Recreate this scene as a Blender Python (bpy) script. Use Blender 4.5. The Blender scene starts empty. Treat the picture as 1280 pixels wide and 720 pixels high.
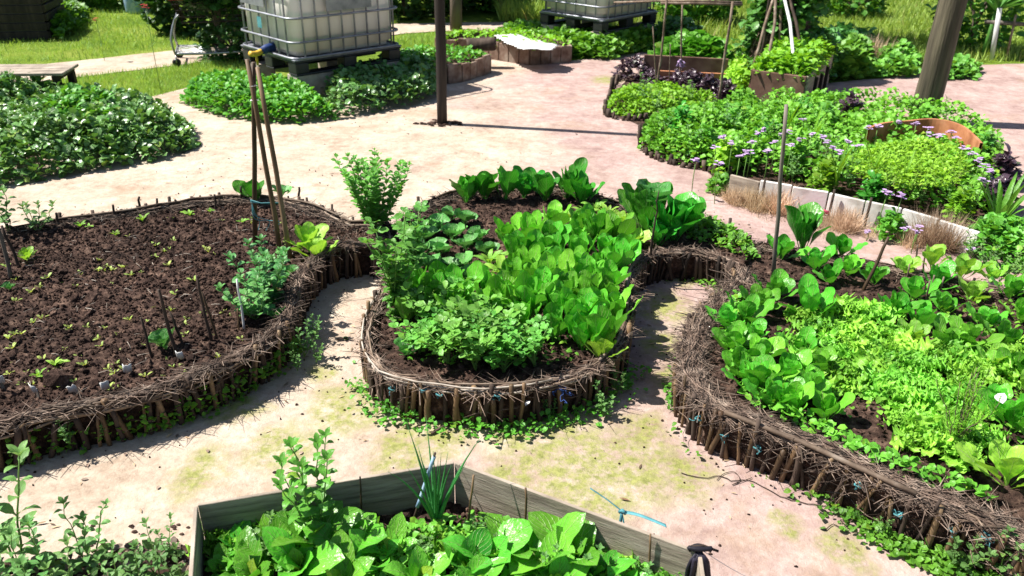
import bpy, math, random
import numpy as np
from mathutils import Vector, Matrix
S = bpy.context.scene
C = S.collection
R = math.radians
rng = np.random.default_rng(7)
random.seed(7)
PI = math.pi

# ------------------------------------------------------------------ camera
FP, TH, CH, ROLL = 1000.0, R(27), 1.9, R(1.1)

def ray(px, py):
    x = (px - 640) / FP; y = -(py - 360) / FP
    xr = x * math.cos(ROLL) - y * math.sin(ROLL); yr = x * math.sin(ROLL) + y * math.cos(ROLL)
    return np.array([xr, math.cos(TH) + yr * math.sin(TH), -math.sin(TH) + yr * math.cos(TH)])

def P(px, py, z=0.0):
    d = ray(px, py); t = (z - CH) / d[2]
    return np.array([d[0] * t, d[1] * t, z])

def PY(px, py, Y):
    d = ray(px, py); t = Y / d[1]
    return np.array([d[0] * t, Y, CH + d[2] * t])

def PP(pts, z=0.0):
    return np.array([P(a, b, z)[:2] for a, b in pts])

# ------------------------------------------------------------------ maths helpers
def hash2(ix, iy, seed):
    n = (ix * 374761393 + iy * 668265263 + seed * 974634777) & 0xffffffff
    n = ((n ^ (n >> 13)) * 1274126177) & 0xffffffff
    return ((n ^ (n >> 16)) & 0xffff) / 65535.0

def vnoise(x, y, seed=0):
    x = np.asarray(x, float); y = np.asarray(y, float)
    ix = np.floor(x).astype(np.int64); iy = np.floor(y).astype(np.int64)
    fx = x - ix; fy = y - iy
    fx = fx * fx * (3 - 2 * fx); fy = fy * fy * (3 - 2 * fy)
    a = hash2(ix, iy, seed); b = hash2(ix + 1, iy, seed); c = hash2(ix, iy + 1, seed); d = hash2(ix + 1, iy + 1, seed)
    return (a * (1 - fx) + b * fx) * (1 - fy) + (c * (1 - fx) + d * fx) * fy

def fbm(x, y, seed=0, o=4):
    s = 0; a = .5
    for i in range(o):
        s = s + a * vnoise(x * 2 ** i, y * 2 ** i, seed + i * 17); a *= .5
    return s

def inpoly(x, y, poly):
    ins = np.zeros(len(x), bool); n = len(poly)
    for i in range(n):
        x1, y1 = poly[i]; x2, y2 = poly[(i + 1) % n]
        c = ((y1 > y) != (y2 > y)) & (x < (x2 - x1) * (y - y1) / (y2 - y1 + 1e-12) + x1)
        ins ^= c
    return ins

def dpoly(x, y, poly, closed=True):
    d = np.full(len(x), 1e9); n = len(poly)
    for i in range(n if closed else n - 1):
        a = poly[i]; b = poly[(i + 1) % n]; ab = b - a
        t = np.clip(((x - a[0]) * ab[0] + (y - a[1]) * ab[1]) / (ab @ ab + 1e-12), 0, 1)
        d = np.minimum(d, np.hypot(x - a[0] - t * ab[0], y - a[1] - t * ab[1]))
    return d

def smoothline(pts, step=.03, closed=False):
    pts = np.asarray(pts, float); n = len(pts); out = []
    rg = range(n) if closed else range(n - 1)
    for i in rg:
        if closed: p0, p1, p2, p3 = pts[i - 1], pts[i], pts[(i + 1) % n], pts[(i + 2) % n]
        else: p0, p1, p2, p3 = pts[max(i - 1, 0)], pts[i], pts[i + 1], pts[min(i + 2, n - 1)]
        k = max(1, int(np.linalg.norm(p2 - p1) / step))
        for j in range(k):
            t = j / k
            out.append(.5 * ((2 * p1) + (-p0 + p2) * t + (2 * p0 - 5 * p1 + 4 * p2 - p3) * t * t + (-p0 + 3 * p1 - 3 * p2 + p3) * t ** 3))
    if not closed: out.append(pts[-1])
    return np.array(out)

def tangents(line):
    t = np.gradient(line, axis=0)
    return t / (np.linalg.norm(t, axis=1)[:, None] + 1e-12)

def sample(poly, n, rg=rng):
    lo = poly.min(0); hi = poly.max(0); xs = []; ys = []; c = 0
    while c < n:
        x = rg.uniform(lo[0], hi[0], n * 2); y = rg.uniform(lo[1], hi[1], n * 2)
        k = inpoly(x, y, poly); xs.append(x[k]); ys.append(y[k]); c += k.sum()
    return np.concatenate(xs)[:n], np.concatenate(ys)[:n]

# ------------------------------------------------------------------ mesh accumulator
class G:
    def __init__(s): s.V = []; s.F = {}; s.U = []; s.n = 0
    def add(s, V, F, U=None):
        V = np.asarray(V, float)
        if U is None: U = np.zeros((len(V), 2))
        s.V.append(V); s.U.append(np.asarray(U, float))
        for f in F:
            f = np.asarray(f, np.int64)
            if f.ndim == 1: f = f[None]
            s.F.setdefault(f.shape[1], []).append(f + s.n)
        s.n += len(V); return s
    def tr(s, M=None, off=(0, 0, 0)):
        s.V = [v @ np.asarray(M).T + off if M is not None else v + off for v in s.V]; return s
    def build(s, name, mat, parent=None, smooth=True, loc=None):
        V = np.concatenate(s.V); U = np.concatenate(s.U)
        if loc is not None: V = V - np.asarray(loc)
        me = bpy.data.meshes.new(name)
        fs = [np.concatenate(f) for f in s.F.values()]
        li = np.concatenate([f.ravel() for f in fs])
        tot = np.concatenate([np.full(len(f), f.shape[1]) for f in fs])
        st = np.concatenate([[0], np.cumsum(tot)[:-1]])
        me.vertices.add(len(V)); me.loops.add(len(li)); me.polygons.add(len(tot))
        me.vertices.foreach_set('co', V.ravel().astype(np.float32))
        me.loops.foreach_set('vertex_index', li.astype(np.int32))
        me.polygons.foreach_set('loop_start', st.astype(np.int32))
        uv = me.uv_layers.new(name='UVMap')
        uv.data.foreach_set('uv', U[li].ravel().astype(np.float32))
        me.polygons.foreach_set('use_smooth', np.full(len(tot), smooth))
        me.update(calc_edges=True); me.validate()
        me.materials.append(mat)
        o = bpy.data.objects.new(name, me); C.objects.link(o)
        if parent is not None: o.parent = parent
        if loc is not None: o.location = loc
        return o

def inst(g, T, pos, rot, sc):
    """T=(V,F,U); pos (n,3); rot (n,3,3); sc (n,) or (n,3)"""
    V, F, U = T; V = np.asarray(V); n = len(pos); m = len(V)
    sc = np.asarray(sc, float)
    if sc.ndim == 1: sc = np.repeat(sc[:, None], 3, 1)
    W = np.einsum('nij,nkj->nki', rot, V[None] * sc[:, None, :]) + pos[:, None, :]
    off = (np.arange(n) * m)[:, None, None]
    Fs = []
    for f in F:
        f = np.asarray(f)
        if f.ndim == 1: f = f[None]
        Fs.append((f[None] + off).reshape(-1, f.shape[1]))
    g.add(W.reshape(-1, 3), Fs, np.tile(U, (n, 1)))

def rots(az, tilt, rollr):
    """rotation: leaf points +x, tilt up by angle, turn around z, roll about own axis"""
    n = len(az); ca, sa = np.cos(az), np.sin(az); ct, st = np.cos(tilt), np.sin(tilt); cr, sr = np.cos(rollr), np.sin(rollr)
    X = np.stack([ca * ct, sa * ct, st], 1)
    Y0 = np.stack([-sa, ca, np.zeros(n)], 1); Z0 = np.cross(X, Y0)
    Y = Y0 * cr[:, None] + Z0 * sr[:, None]; Z = np.cross(X, Y)
    return np.stack([X, Y, Z], 2)

def rz(a):
    c, s = math.cos(a), math.sin(a); return np.array([[c, -s, 0], [s, c, 0], [0, 0, 1.]])

def tube(pts, r, n=6, cap=True):
    pts = np.asarray(pts, float); m = len(pts)
    r = np.full(m, r) if np.isscalar(r) else np.asarray(r, float)
    t = np.gradient(pts, axis=0); t /= np.linalg.norm(t, axis=1)[:, None] + 1e-12
    ref = np.array([0, 0, 1.]) if abs(t[0][2]) < .9 else np.array([1., 0, 0])
    a = np.cross(t, ref); a /= np.linalg.norm(a, axis=1)[:, None] + 1e-12; b = np.cross(t, a)
    th = np.arange(n) * 2 * PI / n
    V = pts[:, None] + r[:, None, None] * (np.cos(th)[None, :, None] * a[:, None] + np.sin(th)[None, :, None] * b[:, None])
    V = V.reshape(-1, 3); F = []
    i = np.arange(m - 1)[:, None] * n; j = np.arange(n)[None]; j2 = (j + 1) % n
    F.append(np.stack([i + j, i + j2, i + n + j2, i + n + j], 2).reshape(-1, 4))
    U = np.stack([np.tile(np.arange(n) / n, m), np.repeat(np.linspace(0, 1, m), n)], 1)
    if cap:
        F.append(np.arange(n)[::-1][None]); F.append((np.arange(n) + (m - 1) * n)[None])
    return V, F, U

def box(x0, x1, y0, y1, z0, z1):
    V = [(x0, y0, z0), (x1, y0, z0), (x1, y1, z0), (x0, y1, z0), (x0, y0, z1), (x1, y0, z1), (x1, y1, z1), (x0, y1, z1)]
    F = [np.array([(0, 3, 2, 1), (4, 5, 6, 7), (0, 1, 5, 4), (1, 2, 6, 5), (2, 3, 7, 6), (3, 0, 4, 7)])]
    return V, F

def bevel(o, w=.005, seg=2):
    m = o.modifiers.new('b', 'BEVEL'); m.width = w; m.segments = seg; m.limit_method = 'ANGLE'
    return o

def beam(a, b, w, h, up=(0, 0, 1)):
    a = np.asarray(a, float); b = np.asarray(b, float); t = b - a; t /= np.linalg.norm(t)
    s = np.cross(t, up); s /= np.linalg.norm(s) + 1e-9; u = np.cross(s, t)
    V = []
    for p in (a, b):
        for i, j in ((-1, -1), (1, -1), (1, 1), (-1, 1)): V.append(p + s * i * w / 2 + u * j * h / 2)
    return V, [np.array([(0, 1, 2, 3), (7, 6, 5, 4), (0, 4, 5, 1), (1, 5, 6, 2), (2, 6, 7, 3), (3, 7, 4, 0)])]

# ------------------------------------------------------------------ tags
def tag(o, label=None, cat=None, group=None, kind=None):
    if label: o['label'] = label
    if cat: o['category'] = cat
    if group: o['group'] = group
    if kind: o['kind'] = kind
    return o

def thing(name, loc=(0, 0, 0), rot=0., label=None, cat=None, group=None):
    o = bpy.data.objects.new(name, None); C.objects.link(o); o.location = loc; o.rotation_euler = (0, 0, rot)
    o.empty_display_size = .05
    return tag(o, label, cat, group)

def copy_tree(o, parent=None):
    c = o.copy(); C.objects.link(c)
    if parent is not None: c.parent = parent
    for ch in list(o.children): copy_tree(ch, c)
    return c

# ------------------------------------------------------------------ materials
def newmat(name):
    m = bpy.data.materials.new(name); m.use_nodes = True; nt = m.node_tree; nt.nodes.clear()
    return m, nt

def nd(nt, t, ins=None, **kw):
    n = nt.nodes.new(t)
    for k, v in kw.items(): setattr(n, k, v)
    for k, v in (ins or {}).items():
        if hasattr(v, 'is_output') or isinstance(v, bpy.types.NodeSocket): nt.links.new(v, n.inputs[k])
        else: n.inputs[k].default_value = v
    return n

def c4(c): return (c[0], c[1], c[2], 1)

def mixc(nt, f, a, b, bt='MIX'):
    n = nt.nodes.new('ShaderNodeMix'); n.data_type = 'RGBA'; n.blend_type = bt
    for i, v in ((0, f), (6, a), (7, b)):
        if isinstance(v, bpy.types.NodeSocket): nt.links.new(v, n.inputs[i])
        else: n.inputs[i].default_value = v if i == 0 else c4(v)
    return n.outputs[2]

def mth(nt, op, a, b=0., c=0.):
    n = nt.nodes.new('ShaderNodeMath'); n.operation = op
    for i, v in enumerate((a, b, c)):
        if isinstance(v, bpy.types.NodeSocket): nt.links.new(v, n.inputs[i])
        else: n.inputs[i].default_value = v
    return n.outputs[0]

def ramp(nt, f, stops):
    n = nt.nodes.new('ShaderNodeValToRGB'); nt.links.new(f, n.inputs[0])
    e = n.color_ramp.elements
    while len(e) > 1: e.remove(e[-1])
    e[0].position = stops[0][0]; e[0].color = c4(stops[0][1])
    for p, c in stops[1:]:
        q = e.new(p); q.color = c4(c)
    return n.outputs[0]

def mrange(nt, f, a, b, c=0., d=1.):
    n = nt.nodes.new('ShaderNodeMapRange'); nt.links.new(f, n.inputs[0])
    for i, v in enumerate((a, b, c, d)): n.inputs[i + 1].default_value = v
    return n.outputs[0]

def noise(nt, scale, detail=3., rough=.55, co=None, dist=0.):
    n = nd(nt, 'ShaderNodeTexNoise', {'Scale': scale, 'Detail': detail, 'Roughness': rough, 'Distortion': dist})
    if co is not None: nt.links.new(co, n.inputs['Vector'])
    return n.outputs['Fac']

def geopos(nt): return nt.nodes.new('ShaderNodeNewGeometry').outputs['Position']
def objco(nt): return nt.nodes.new('ShaderNodeTexCoord').outputs['Object']

def leafmat(name, col, col2, mid=(.3, .42, .12), rough=.42, trans=.35, tcol=None, vein=1., spec=.35, blist=45., old=(.22, .36, .03), oldamt=.05):
    m, nt = newmat(name)
    uv = nt.nodes.new('ShaderNodeUVMap'); sep = nd(nt, 'ShaderNodeSeparateXYZ', {0: uv.outputs[0]})
    u, v = sep.outputs[0], sep.outputs[1]
    au = mth(nt, 'ABSOLUTE', mth(nt, 'SUBTRACT', u, .5))
    geo = nt.nodes.new('ShaderNodeNewGeometry'); oi = nt.nodes.new('ShaderNodeObjectInfo')
    isl = geo.outputs['Random Per Island']; pos = geo.outputs['Position']
    base = mixc(nt, mth(nt, 'MULTIPLY_ADD', isl, .75, mth(nt, 'MULTIPLY', oi.outputs['Random'], .25)), col, col2)
    base = mixc(nt, mrange(nt, noise(nt, 9., 2., co=pos), .35, .7), base, [c * 1.35 for c in col2])
    base = mixc(nt, mrange(nt, mth(nt, 'FRACT', mth(nt, 'MULTIPLY', isl, 37.7)), 1 - oldamt, 1.), base, old)
    base = nd(nt, 'ShaderNodeHueSaturation', {'Color': base, 'Hue': mth(nt, 'MULTIPLY_ADD', mth(nt, 'FRACT', mth(nt, 'MULTIPLY', oi.outputs['Random'], 7.3)), .03, .488), 'Value': mth(nt, 'MULTIPLY_ADD', oi.outputs['Random'], .5, .7)}).outputs[0]
    # midrib broad near the stalk, side veins
    wid = mth(nt, 'MULTIPLY_ADD', mth(nt, 'POWER', mth(nt, 'SUBTRACT', 1., v), 3.), .12, .022)
    rib = mth(nt, 'SUBTRACT', 1., mth(nt, 'SMOOTH_MIN', mth(nt, 'DIVIDE', au, wid), 1., .3))
    rib = mth(nt, 'MAXIMUM', rib, 0.)
    sv = mth(nt, 'SINE', mth(nt, 'MULTIPLY', mth(nt, 'SUBTRACT', v, mth(nt, 'MULTIPLY', au, .8)), 48.))
    sv = mrange(nt, sv, .82, 1.)
    vm = mth(nt, 'MULTIPLY', mth(nt, 'MAXIMUM', rib, mth(nt, 'MULTIPLY', sv, .5)), vein)
    base = mixc(nt, vm, base, mid)
    vor = nd(nt, 'ShaderNodeTexNoise', {'Scale': blist, 'Vector': objco(nt), 'Detail': 2.})
    h = mth(nt, 'SUBTRACT', mth(nt, 'MULTIPLY', vor.outputs['Fac'], .8), mth(nt, 'MULTIPLY', vm, .5))
    bp = nd(nt, 'ShaderNodeBump', {'Strength': .8, 'Distance': .006, 'Height': h})
    pb = nd(nt, 'ShaderNodeBsdfPrincipled', {'Base Color': base, 'Roughness': rough, 'Specular IOR Level': spec, 'Normal': bp.outputs[0]})
    tc = mixc(nt, .55, base, tcol if tcol else [min(1, col2[0] * 2.2), min(1, col2[1] * 1.9), col2[2] * .6])
    tr = nd(nt, 'ShaderNodeBsdfTranslucent', {'Color': tc, 'Normal': bp.outputs[0]})
    mx = nd(nt, 'ShaderNodeMixShader', {0: trans * .75, 1: pb.outputs[0], 2: tr.outputs[0]})
    nd(nt, 'ShaderNodeOutputMaterial', {0: mx.outputs[0]})
    return m

def simple(name, cols, scale=8., rough=.8, bump=.3, bscale=40., metal=0., dist=.005, stretch=None, spec=.3, isl=.4, detail=5.):
    m, nt = newmat(name)
    co = objco(nt)
    if stretch:
        mp = nd(nt, 'ShaderNodeMapping', {'Vector': co, 'Scale': stretch}); co = mp.outputs[0]
    geo = nt.nodes.new('ShaderNodeNewGeometry'); oi = nt.nodes.new('ShaderNodeObjectInfo')
    f = noise(nt, scale, detail, .6, co)
    k = len(cols)
    base = ramp(nt, f, [(.3 + .4 * i / max(1, k - 1), c) for i, c in enumerate(cols)])
    br = mth(nt, 'ADD', mth(nt, 'MULTIPLY', geo.outputs['Random Per Island'], isl), mth(nt, 'MULTIPLY', oi.outputs['Random'], isl * .6))
    br = mth(nt, 'SUBTRACT', 1 + isl * .3, br)
    mv = nd(nt, 'ShaderNodeHueSaturation', {'Color': base, 'Value': br})
    bp = nd(nt, 'ShaderNodeBump', {'Strength': bump, 'Distance': dist, 'Height': noise(nt, bscale, 5., .6, co)})
    pb = nd(nt, 'ShaderNodeBsdfPrincipled', {'Base Color': mv.outputs[0], 'Roughness': rough, 'Metallic': metal, 'Normal': bp.outputs[0], 'Specular IOR Level': spec})
    nd(nt, 'ShaderNodeOutputMaterial', {0: pb.outputs[0]})
    return m

M = {}
M['lettuce'] = leafmat('lettuce_leaf', (.045, .27, .014), (.12, .42, .028), (.36, .52, .16), .36, .34, tcol=(.16, .58, .02))
M['lettuce_light'] = leafmat('pale_lettuce_leaf', (.17, .42, .03), (.26, .52, .06), (.5, .6, .25), .45, .4)
M['lettuce_dark'] = leafmat('deep_lettuce_leaf', (.022, .19, .012), (.05, .29, .02), (.28, .45, .14), .34, .3, tcol=(.08, .45, .015))
M['seedling'] = leafmat('seedling_leaf', (.30, .45, .06), (.42, .55, .12), (.6, .65, .3), .5, .4)
M['kale'] = leafmat('kale_leaf', (.045, .22, .04), (.10, .32, .065), (.4, .5, .3), .45, .25, tcol=(.16, .45, .06), oldamt=.001)
M['curly'] = leafmat('curly_lettuce_leaf', (.13, .40, .03), (.24, .52, .05), (.45, .6, .2), .42, .38, vein=.4, tcol=(.25, .62, .03))
M['celery'] = leafmat('celery_leaf', (.07, .27, .03), (.14, .36, .05), (.3, .45, .15), .42, .35, vein=.5)
M['basil'] = leafmat('shrubby_leaf', (.045, .19, .018), (.09, .28, .03), (.25, .38, .12), .4, .32)
M['weed'] = leafmat('weed_leaf', (.06, .20, .04), (.13, .28, .07), (.3, .4, .18), .5, .3)
M['plantain'] = leafmat('broad_leaf', (.05, .25, .018), (.12, .40, .03), (.34, .52, .15), .32, .34, tcol=(.16, .55, .02))
M['cover'] = leafmat('ground_cover_leaf', (.05, .20, .015), (.13, .34, .03), (.25, .4, .1), .42, .32, vein=.4)
M['lime'] = leafmat('lime_leaf', (.09, .31, .015), (.20, .42, .025), (.4, .5, .1), .45, .38, vein=.4)
M['vine'] = leafmat('vine_leaf', (.016, .08, .02), (.12, .30, .06), (.3, .42, .2), .3, .16, spec=.6, oldamt=.15)  # dark base tone; the paler second tone paints in sunlit leaves
M['ivy'] = leafmat('dark_leaf', (.02, .09, .02), (.06, .20, .03), (.2, .3, .12), .35, .25, spec=.45)  # dark green of trailing and climbing leaves
M['purple'] = leafmat('purple_leaf', (.022, .012, .018), (.06, .035, .05), (.12, .06, .09), .3, .12, tcol=(.12, .03, .05), old=(.05, .08, .03), spec=.6)
M['tree'] = leafmat('tree_leaf', (.012, .05, .012), (.04, .12, .02), (.1, .2, .06), .4, .25, oldamt=.03)  # near-black green; shade inside the dense hedges is put into the colour
M['bush'] = leafmat('bush_leaf', (.05, .19, .02), (.12, .28, .03), (.2, .3, .1), .45, .3, vein=.4)
M['grass'] = leafmat('grass_blade', (.11, .25, .03), (.28, .42, .08), (.2, .32, .05), .55, .35, vein=.2, old=(.4, .34, .12), oldamt=.15)
M['straw'] = simple('straw', [(.3, .17, .09), (.6, .42, .25), (.75, .6, .4)], 20, .75, .1, isl=.7)
M['strawleaf'] = leafmat('straw_blade', (.30, .20, .12), (.56, .42, .28), (.7, .5, .3), .6, .3, tcol=(.7, .5, .3), vein=.1, old=(.2, .12, .07), oldamt=.2)
M['palewood'] = simple('pale_peeled_wood', [(.22, .18, .14), (.42, .36, .30), (.55, .49, .42)], 14, .7, .2, isl=.4)
M['twig'] = simple('twig', [(.09, .055, .04), (.27, .19, .145), (.50, .39, .31)], 18, .8, .3, isl=.9)
M['branch'] = simple('branch', [(.10, .065, .045), (.24, .17, .12), (.42, .34, .27)], 14, .75, .3, isl=.6, stretch=(1, 1, 1))
M['bamboo'] = simple('bamboo_stake', [(.10, .055, .03), (.26, .16, .085), (.4, .28, .16)], 10, .55, .15, isl=.9, stretch=(1, 1, .25))
M['oldwood'] = simple('old_wood', [(.035, .025, .018), (.09, .06, .045), (.18, .13, .1)], 14, .85, .5, isl=.7, stretch=(1, 1, .15))
M['stake_grey'] = simple('grey_stake_wood', [(.10, .085, .07), (.2, .17, .14), (.32, .28, .24)], 20, .8, .4, isl=.5, stretch=(1, 1, .12))
M['blackpost'] = simple('black_post', [(.012, .009, .008), (.03, .022, .018), (.06, .045, .035)], 20, .7, .6, isl=.2, stretch=(1, 1, .08))
M['timber'] = simple('timber_post', [(.03, .026, .018), (.08, .066, .045), (.16, .135, .09)], 16, .8, .7, bscale=22, isl=.1, stretch=(1, 1, .06), dist=.03)
M['plank'] = simple('grey_plank', [(.15, .12, .095), (.32, .265, .21), (.44, .38, .31)], 9, .8, .5, isl=.05, stretch=(.6, .6, 7), bscale=40)
M['brownplank'] = simple('brown_board', [(.10, .05, .035), (.19, .105, .075), (.27, .17, .12)], 5, .8, .3, isl=.2)
M['whiteboard'] = simple('white_painted_board', [(.35, .31, .26), (.72, .70, .66), (.82, .81, .79)], 5, .7, .3, isl=.15)
M['terracotta'] = simple('terracotta', [(.26, .09, .04), (.42, .17, .08), (.5, .24, .13)], 7, .75, .2, isl=.1)
M['tile'] = simple('clay_slab', [(.16, .085, .06), (.36, .24, .18), (.52, .42, .34)], 9, .85, .4, isl=.5)
M['block'] = simple('concrete_block', [(.28, .23, .18), (.42, .35, .29), (.52, .46, .40)], 10, .9, .4, isl=.2)
M['black'] = simple('black_plastic', [(.008, .008, .009), (.014, .014, .016), (.03, .03, .032)], 8, .45, .1, isl=.1, spec=.5)
M['blackcloth'] = simple('black_cloth', [(.006, .006, .01), (.014, .012, .02), (.04, .035, .06)], 10, .6, .5, isl=.3)
M['galv'] = simple('galvanised_steel', [(.18, .19, .22), (.28, .29, .33), (.38, .39, .43)], 8, .45, .1, metal=.5, isl=.2)
M['trolley'] = simple('trolley_steel', [(.25, .26, .26), (.42, .43, .44), (.5, .5, .5)], 8, .35, .1, metal=.8, isl=.2)
M['blue'] = simple('blue_rope', [(.01, .03, .14), (.03, .09, .32)], 30, .6, .4, isl=.5)
M['turq'] = simple('turquoise_twine', [(.05, .22, .25), (.14, .42, .46)], 30, .6, .3, isl=.5)
M['bluewhite'] = simple('pale_blue_tape', [(.15, .32, .55), (.5, .62, .72)], 20, .5, .2, isl=.4)
M['white'] = simple('white_plastic', [(.6, .6, .58), (.78, .78, .77)], 12, .5, .1, isl=.2)
M['red'] = simple('red_panel', [(.30, .02, .02), (.5, .04, .03)], 4, .5, .1, isl=.1)
M['pink'] = simple('pink_cloth', [(.6, .05, .12), (.75, .12, .22)], 14, .7, .4, isl=.2)
M['yellow'] = simple('yellow_plastic', [(.55, .33, .03), (.7, .45, .06)], 12, .5, .1, isl=.2)
M['stem'] = simple('green_stem', [(.10, .24, .04), (.2, .36, .08)], 20, .5, .1, isl=.4)
M['petal'] = simple('lilac_petal', [(.45, .28, .55), (.62, .45, .70)], 20, .6, .05, isl=.4)
M['petal2'] = simple('yellow_petal', [(.65, .5, .02), (.8, .65, .05)], 20, .6, .05, isl=.3)
M['bark'] = simple('bark', [(.05, .04, .03), (.13, .10, .075), (.2, .16, .12)], 8, .9, .8, bscale=25, isl=.1, stretch=(1, 1, .2), dist=.02)
M['onion'] = leafmat('onion_leaf', (.04, .22, .05), (.07, .30, .07), (.07, .30, .07), .35, .25, vein=0., oldamt=0.)

def m_ibc():
    m, nt = newmat('cloudy_tank_plastic'); co = objco(nt)
    mp = nd(nt, 'ShaderNodeMapping', {'Vector': co, 'Scale': (1, 1, .35)})
    b = ramp(nt, noise(nt, 2.2, 5., .65, mp.outputs[0]), [(.3, (.64, .58, .52)), (.5, (.80, .77, .74)), (.7, (.86, .85, .84))])
    sep = nd(nt, 'ShaderNodeSeparateXYZ', {0: co})
    z = mth(nt, 'ADD', sep.outputs[2], mth(nt, 'MULTIPLY', noise(nt, 5., 3., co=co), .15))
    b = mixc(nt, mth(nt, 'MULTIPLY', mrange(nt, z, 1.0, .96), .22), b, (.55, .50, .42))
    dirt = mrange(nt, z, .72, .42)
    b = mixc(nt, mth(nt, 'MULTIPLY', dirt, .5), b, (.40, .34, .16))
    pb = nd(nt, 'ShaderNodeBsdfPrincipled', {'Base Color': b, 'Roughness': .4, 'Subsurface Weight': .0})
    nd(nt, 'ShaderNodeOutputMaterial', {0: pb.outputs[0]}); return m
M['tank'] = m_ibc()

def m_soil():
    m, nt = newmat('dark_soil'); p = geopos(nt)
    f = noise(nt, 26., 6., .7, p)
    b = ramp(nt, f, [(.32, (.014, .008, .006)), (.5, (.05, .029, .022)), (.62, (.12, .075, .055)), (.76, (.24, .165, .125))])
    f2 = noise(nt, 2.2, 3., .5, p)
    b = mixc(nt, mrange(nt, f2, .4, .7), b, [.6, .6, .6], 'MULTIPLY')
    geo = nt.nodes.new('ShaderNodeNewGeometry')
    mv = nd(nt, 'ShaderNodeHueSaturation', {'Color': b, 'Value': mth(nt, 'MULTIPLY_ADD', geo.outputs['Random Per Island'], .9, .6)})
    h = mth(nt, 'ADD', noise(nt, 70., 6., .7, p), mth(nt, 'MULTIPLY', noise(nt, 22., 4., .6, p), 1.5))
    bp = nd(nt, 'ShaderNodeBump', {'Strength': .9, 'Distance': .012, 'Height': h})
    pb = nd(nt, 'ShaderNodeBsdfPrincipled', {'Base Color': mv.outputs[0], 'Roughness': .95, 'Specular IOR Level': .15, 'Normal': bp.outputs[0]})
    nd(nt, 'ShaderNodeOutputMaterial', {0: pb.outputs[0]}); return m
M['soil'] = m_soil()

MOSS = [(430, 512, .16), (700, 572, .30), (775, 590, .22), (832, 385, .17), (826, 430, .12), (850, 350, .10), (985, 657, .055), (1062, 695, .09), (505, 560, .14),
        (860, 600, .12), (300, 510, .12), (640, 600, .12), (640, 545, .10), (805, 545, .14), (400, 470, .08), (760, 100, .2), (810, 570, .12), (730, 620, .2), (560, 540, .12), (830, 470, .09), (350, 560, .14), (250, 590, .12)]
def m_path():
    m, nt = newmat('sandy_path'); p = geopos(nt)
    n1 = noise(nt, .9, 4., .6, p, .3); n2 = mth(nt, 'ADD', mth(nt, 'MULTIPLY', noise(nt, 2.6, 7., .72, p), .55), mth(nt, 'MULTIPLY', noise(nt, 13., 6., .75, p), .45)); n3 = noise(nt, 38., 5., .7, p)
    b = ramp(nt, n2, [(.36, (.25, .18, .13)), (.44, (.375, .295, .225)), (.53, (.46, .38, .30)), (.64, (.55, .475, .385))])
    pink = ramp(nt, n2, [(.38, (.24, .155, .14)), (.5, (.36, .255, .23)), (.62, (.46, .36, .325))])
    # the pinker screed lies to the right and in the middle of the yard
    sep = nd(nt, 'ShaderNodeSeparateXYZ', {0: p})
    xs = mth(nt, 'ADD', mth(nt, 'MULTIPLY', sep.outputs[0], .22), n1)
    b = mixc(nt, mrange(nt, xs, .34, .66), b, pink)
    b = mixc(nt, mrange(nt, n3, .5, .72, 0., .45), b, (.24, .17, .13))
    b = mixc(nt, mrange(nt, noise(nt, 120., 3., .7, p), .62, .8, 0., .5), b, (.66, .60, .52))
    # brown stains
    b = mixc(nt, mrange(nt, noise(nt, 1.7, 7., .75, p, .3), .54, .68, 0., .6), b, (.30, .20, .13))
    mask = None
    dn = nd(nt, 'ShaderNodeTexNoise', {'Scale': 5., 'Detail': 4., 'Vector': p})
    pv = nd(nt, 'ShaderNodeVectorMath', {0: dn.outputs['Color'], 1: (.5, .5, .5)}, operation='SUBTRACT')
    pv = nd(nt, 'ShaderNodeVectorMath', {0: pv.outputs[0], 3: .22}, operation='SCALE')
    pd = nd(nt, 'ShaderNodeVectorMath', {0: p, 1: pv.outputs[0]}, operation='ADD').outputs[0]
    for px, py, r in MOSS:
        c = P(px, py, 0)
        q = nd(nt, 'ShaderNodeVectorMath', {0: pd, 1: (c[0], c[1], 0)}, operation='SUBTRACT')
        q = nd(nt, 'ShaderNodeVectorMath', {0: q.outputs[0], 1: (1, .8, 0)}, operation='MULTIPLY')
        d = nd(nt, 'ShaderNodeVectorMath', {0: q.outputs[0]}, operation='LENGTH').outputs['Value']
        k = mrange(nt, d, r * 1.1, r * .5)
        mask = k if mask is None else mth(nt, 'MAXIMUM', mask, k)
    mask = mth(nt, 'MULTIPLY', mask, mrange(nt, noise(nt, 14., 7., .8, p), .38, .56, 0., .9))
    moss = ramp(nt, n3, [(.35, (.15, .17, .035)), (.65, (.30, .31, .09))])
    b = mixc(nt, mask, b, moss)
    h = mth(nt, 'ADD', mth(nt, 'MULTIPLY', noise(nt, 60., 6., .75, p), .5), mth(nt, 'MULTIPLY', n2, 1.5))
    bp = nd(nt, 'ShaderNodeBump', {'Strength': .8, 'Distance': .012, 'Height': h})
    pb = nd(nt, 'ShaderNodeBsdfPrincipled', {'Base Color': b, 'Roughness': .92, 'Specular IOR Level': .2, 'Normal': bp.outputs[0]})
    nd(nt, 'ShaderNodeOutputMaterial', {0: pb.outputs[0]}); return m
M['path'] = m_path()

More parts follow.
